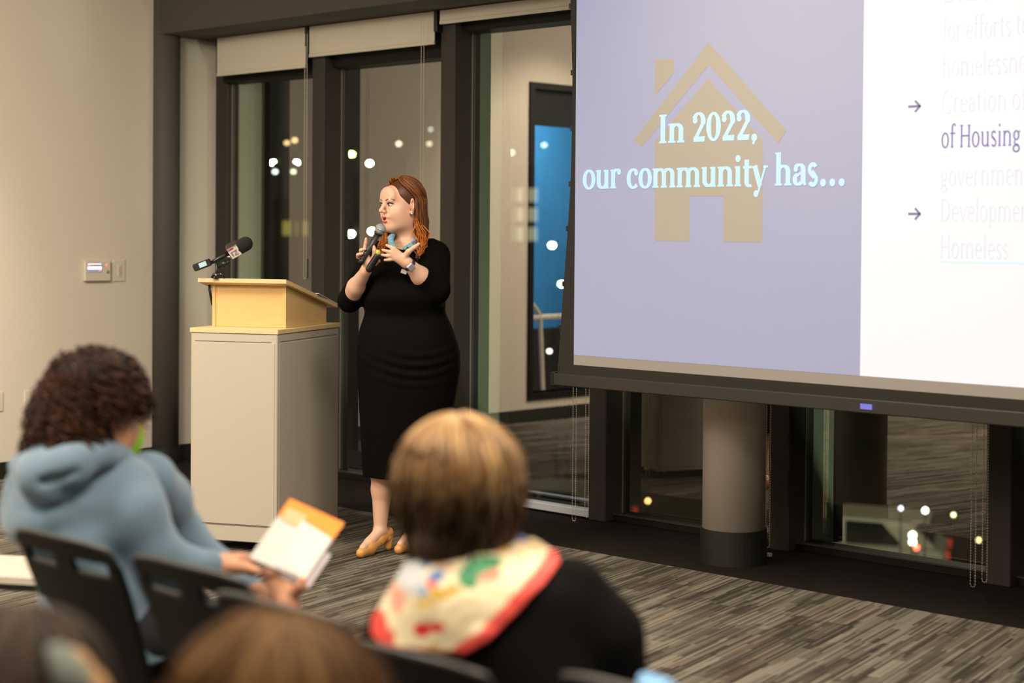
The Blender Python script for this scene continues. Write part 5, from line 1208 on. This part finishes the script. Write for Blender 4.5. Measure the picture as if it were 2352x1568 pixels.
hair_obj('hair', hull, A, rad_, ct, hairmat('blonde_brown_hair', .42, .4), bp_, hullcol=(.035, .016, .007), grad=(1.15, 1.05, .75, .36, .18, .17, .30))

# ---------------------------------------------------------- head at the bottom centre
ff = Frame(650, 1.72); P = ff.P
bf = ff.root('person', label='person in the foreground whose smooth light brown hair fills the bottom centre', cat='person')
Rh4 = rotz(math.radians(-18)); HD4 = P(648, 1712, 0)
B = SDF((-.30, -.25, -.01), (.30, .50, 1.12), .008)
Q4 = head_sdf(B, HD4, Rh4); B.cone(Q4((0, -.02, -.07)), HD4 + np.array([0, -.03, -.17]), .052, .06, .03)
nz_ = HD4[2]; B.loft([(.42, 0, -.02, .17, .13), (.60, 0, -.03, .16, .11), (nz_ - .23, 0, -.03, .17, .10), (nz_ - .17, 0, -.03, .11, .07)], .03)
for sx in (-.1, .1): B.chain([np.array([sx, .0, .48]), np.array([sx * 1.1, .40, .47]), np.array([sx * 1.1, .42, .06])], [.08, .06, .035], .03)
for sx in (-1, 1):
    B.chain([np.array([sx * .14, -.03, nz_ - .24]), np.array([sx * .15, .02, .62]), np.array([sx * .12, .24, .56])], [.045, .04, .026], .02)
    for i in range(4): B.chain([np.array([sx * .12, .24, .56]), np.array([sx * (.10 + .013 * i), .31, .565]), np.array([sx * (.095 + .013 * i), .34, .56])], [.02, .010, .007], .005)
    B.cone(np.array([sx * .12, .24, .56]), np.array([sx * .06, .29, .57]), .016, .009, .005)
B.build('body', m_skin2, bf)
G = SDF((-.32, -.25, .40), (.32, .35, 1.0), .008); G.loft([(.42, 0, -.02, .17, .15), (.60, 0, -.03, .16, .13), (nz_ - .23, 0, -.03, .175, .115), (nz_ - .17, 0, -.03, .12, .08), (nz_ - .14, 0, -.03, .075, .07)], .03)
for sx in (-1, 1): G.chain([np.array([sx * .14, -.03, nz_ - .24]), np.array([sx * .15, .02, .62]), np.array([sx * .125, .21, .57])], [.055, .050, .036], .02)
G.build('sweater', mat('brown_sweater', (.06, .045, .035), .95), bf)
T = SDF((-.25, -.16, .0), (.25, .55, .60), .009)
for sx in (-.1, .1): T.chain([np.array([sx, .0, .48]), np.array([sx * 1.1, .40, .47]), np.array([sx * 1.1, .42, .08])], [.10, .078, .055], .03)
T.build('trousers', m_jean, bf)
for sx in (-.11, .11):
    c = SDF((sx - .08, .32, -.01), (sx + .08, .68, .14), .007); c.chain([np.array([sx, .42, .045]), np.array([sx, .56, .035])], [.042, .034], .01); c.plane((0, 0, .002), (0, 0, -1)); c.build('shoe', m_blk, bf)
HC4 = HD4 + Rh4 @ np.array([0, -.012, .028]); hull = SDF(HD4 - np.array([.17, .17, .22]), HD4 + np.array([.17, .17, .17]), .006)
hull.ell(HC4, (.100, .108, .090), 0, Rh4); hull.ell(HC4 + np.array([0, -.01, -.07]), (.096, .09, .09), .03, Rh4); hull.ell(HD4 + Rh4 @ np.array([0, .13, -.02]), (.06, .075, .09), .01, Rh4, 'sub')
A = np.concatenate([straight_hair(700, HC4, Rh4, (.108, .114, .099), (35, 325), (60, 300), .20, .05, .15, .003, .004), straight_hair(200, HC4, Rh4, (.112, .118, .102), (35, 325), (60, 300), .19, .05, .1, .003, .004)]); nA = len(A)
hair_obj('hair', hull, A, np.linspace(1, .6, A.shape[1])[None] * (.0028 + .0016 * RNG.random((nA, 1))), tints(nA, (.070, .030, .008), .35, (.17, .092, .026), .3), hairmat('light_brown_hair', .6, .15), bf, hullcol=(.045, .018, .006))
ch2 = [(fs_, 0)]
make_chair((ff.o[0] - .0, ff.o[1] - .18, 0), YAW * .35, 'dark plastic chair hidden under the brown-haired person at the bottom centre')

# ---------------------------------------------------------- head at the bottom left corner
fl_ = Frame(60, 2.0); P = fl_.P
bl_ = fl_.root('person', label='person at the bottom left corner with dark brown hair, grey collar and tan strap', cat='person')
Rh5 = rotz(math.radians(10)); HD5 = P(45, 1645, 0); nz_ = HD5[2]
B = SDF((-.30, -.25, -.01), (.34, .50, 1.12), .008); ox5 = HD5[0]
Q5 = head_sdf(B, HD5, Rh5); B.cone(Q5((0, -.02, -.07)), HD5 + np.array([0, -.03, -.17]), .052, .06, .03)
B.loft([(.42, ox5, -.02, .17, .13), (.60, ox5, -.03, .16, .11), (nz_ - .23, ox5, -.03, .17, .10), (nz_ - .17, ox5, -.03, .11, .07)], .03)
for sx in (-.1, .1): B.chain([np.array([sx, .0, .48]), np.array([sx * 1.1, .40, .47]), np.array([sx * 1.1, .42, .06])], [.08, .06, .035], .03)
B.build('body', m_skin2, bl_)
G = SDF((-.32, -.25, .40), (.34, .35, 1.0), .008); G.loft([(.42, ox5 - .03, -.02, .17, .15), (.60, ox5 - .03, -.03, .16, .13), (nz_ - .20, ox5 - .02, -.03, .175, .115), (nz_ - .13, ox5, -.03, .13, .09), (nz_ - .09, ox5, -.03, .085, .08)], .03)
for sx in (-1, 1): G.chain([np.array([ox5 - .03 + sx * .13, -.03, nz_ - .22]), np.array([ox5 - .03 + sx * .14, .02, .62]), np.array([ox5 - .03 + sx * .09, .26, .56])], [.055, .046, .038], .02)
G.build('jacket', mat('olive_jacket', (.05, .045, .035), .95), bl_)
T = SDF((-.25, -.16, .0), (.25, .55, .60), .009)
for sx in (-.1, .1): T.chain([np.array([sx, .0, .48]), np.array([sx * 1.1, .40, .47]), np.array([sx * 1.1, .42, .08])], [.10, .078, .055], .03)
T.build('trousers', m_jean, bl_)
c = SDF(HD5 + np.array([-.25, -.25, -.3]), HD5 + np.array([.35, .25, .12]), .006)
c.chain([P(84, 1508, -.06), P(128, 1520, -.07), P(158, 1560, -.08), P(190, 1640, -.08)], [.014, .018, .020, .022], .02); c.build('collar', mat('grey_green_knit', (.13, .15, .13), .95, noise=.15, nscale=60), bl_)
c = SDF(HD5 + np.array([-.25, -.25, -.3]), HD5 + np.array([.45, .25, .16]), .006)
c.chain([P(140, 1500, -.05), P(168, 1530, -.06), P(205, 1590, -.06), P(240, 1680, -.06)], [.010, .016, .020, .022], .02); c.build('shoulder_strap', mat('tan_strap', (.34, .19, .08), .8, noise=.1, nscale=30), bl_, label='tan strap')
HC5 = HD5 + Rh5 @ np.array([0, -.012, .028]); hull = SDF(HD5 - np.array([.17, .17, .22]), HD5 + np.array([.17, .17, .17]), .006)
hull.ell(HC5, (.090, .100, .088), 0, Rh5); hull.ell(HC5 + np.array([0, -.01, -.06]), (.085, .085, .08), .03, Rh5)
A = straight_hair(600, HC5, Rh5, (.098, .106, .096), (35, 325), (55, 305), .13, .04, .3, .005, .007); nA = len(A)
hair_obj('hair', hull, A, np.linspace(1, .6, A.shape[1])[None] * (.0028 + .0016 * RNG.random((nA, 1))), tints(nA, (.022, .013, .008), .3, (.06, .036, .022), .2), hairmat('dark_brown_hair', .6, .2), bl_, hullcol=(.04, .022, .014))
make_chair((fl_.o[0] - .03, fl_.o[1] - .18, 0), YAW * .35, 'dark plastic chair under the person at the bottom left corner')

# ---------------------------------------------------------- light blue garments on the front row chairs
fj = Frame(1500, 2.55); P = fj.P
jk = fj.root('folded_jacket', label='light blue jacket lying on the chair at the bottom edge right of the scarf woman', cat='jacket')
c = SDF(P(1500, 1600, .1) - .22, P(1500, 1600, .1) + .22, .006); c.chain([P(1478, 1560, .10), P(1512, 1600, .08), P(1560, 1660, .10)], [.012, .028, .045], .02); c.chain([P(1490, 1620, .2), P(1570, 1700, .15)], [.04, .05], .03)
c.build('fabric', mat('light_blue_cotton', (.20, .42, .72), .9, noise=.1, nscale=20), jk)
fj = Frame(890, 2.75); P = fj.P
jk = fj.root('folded_jacket', label='blue garment corner on the seat left of the scarf woman above the chair back', cat='jacket')
c = SDF(P(890, 1530, .1) - .20, P(890, 1530, .1) + .20, .006); c.chain([P(880, 1515, .10), P(915, 1540, .10), P(900, 1640, .1)], [.022, .026, .04], .02)
c.build('fabric', mat('mid_blue_cotton', (.08, .22, .48), .9, noise=.1, nscale=20), jk)
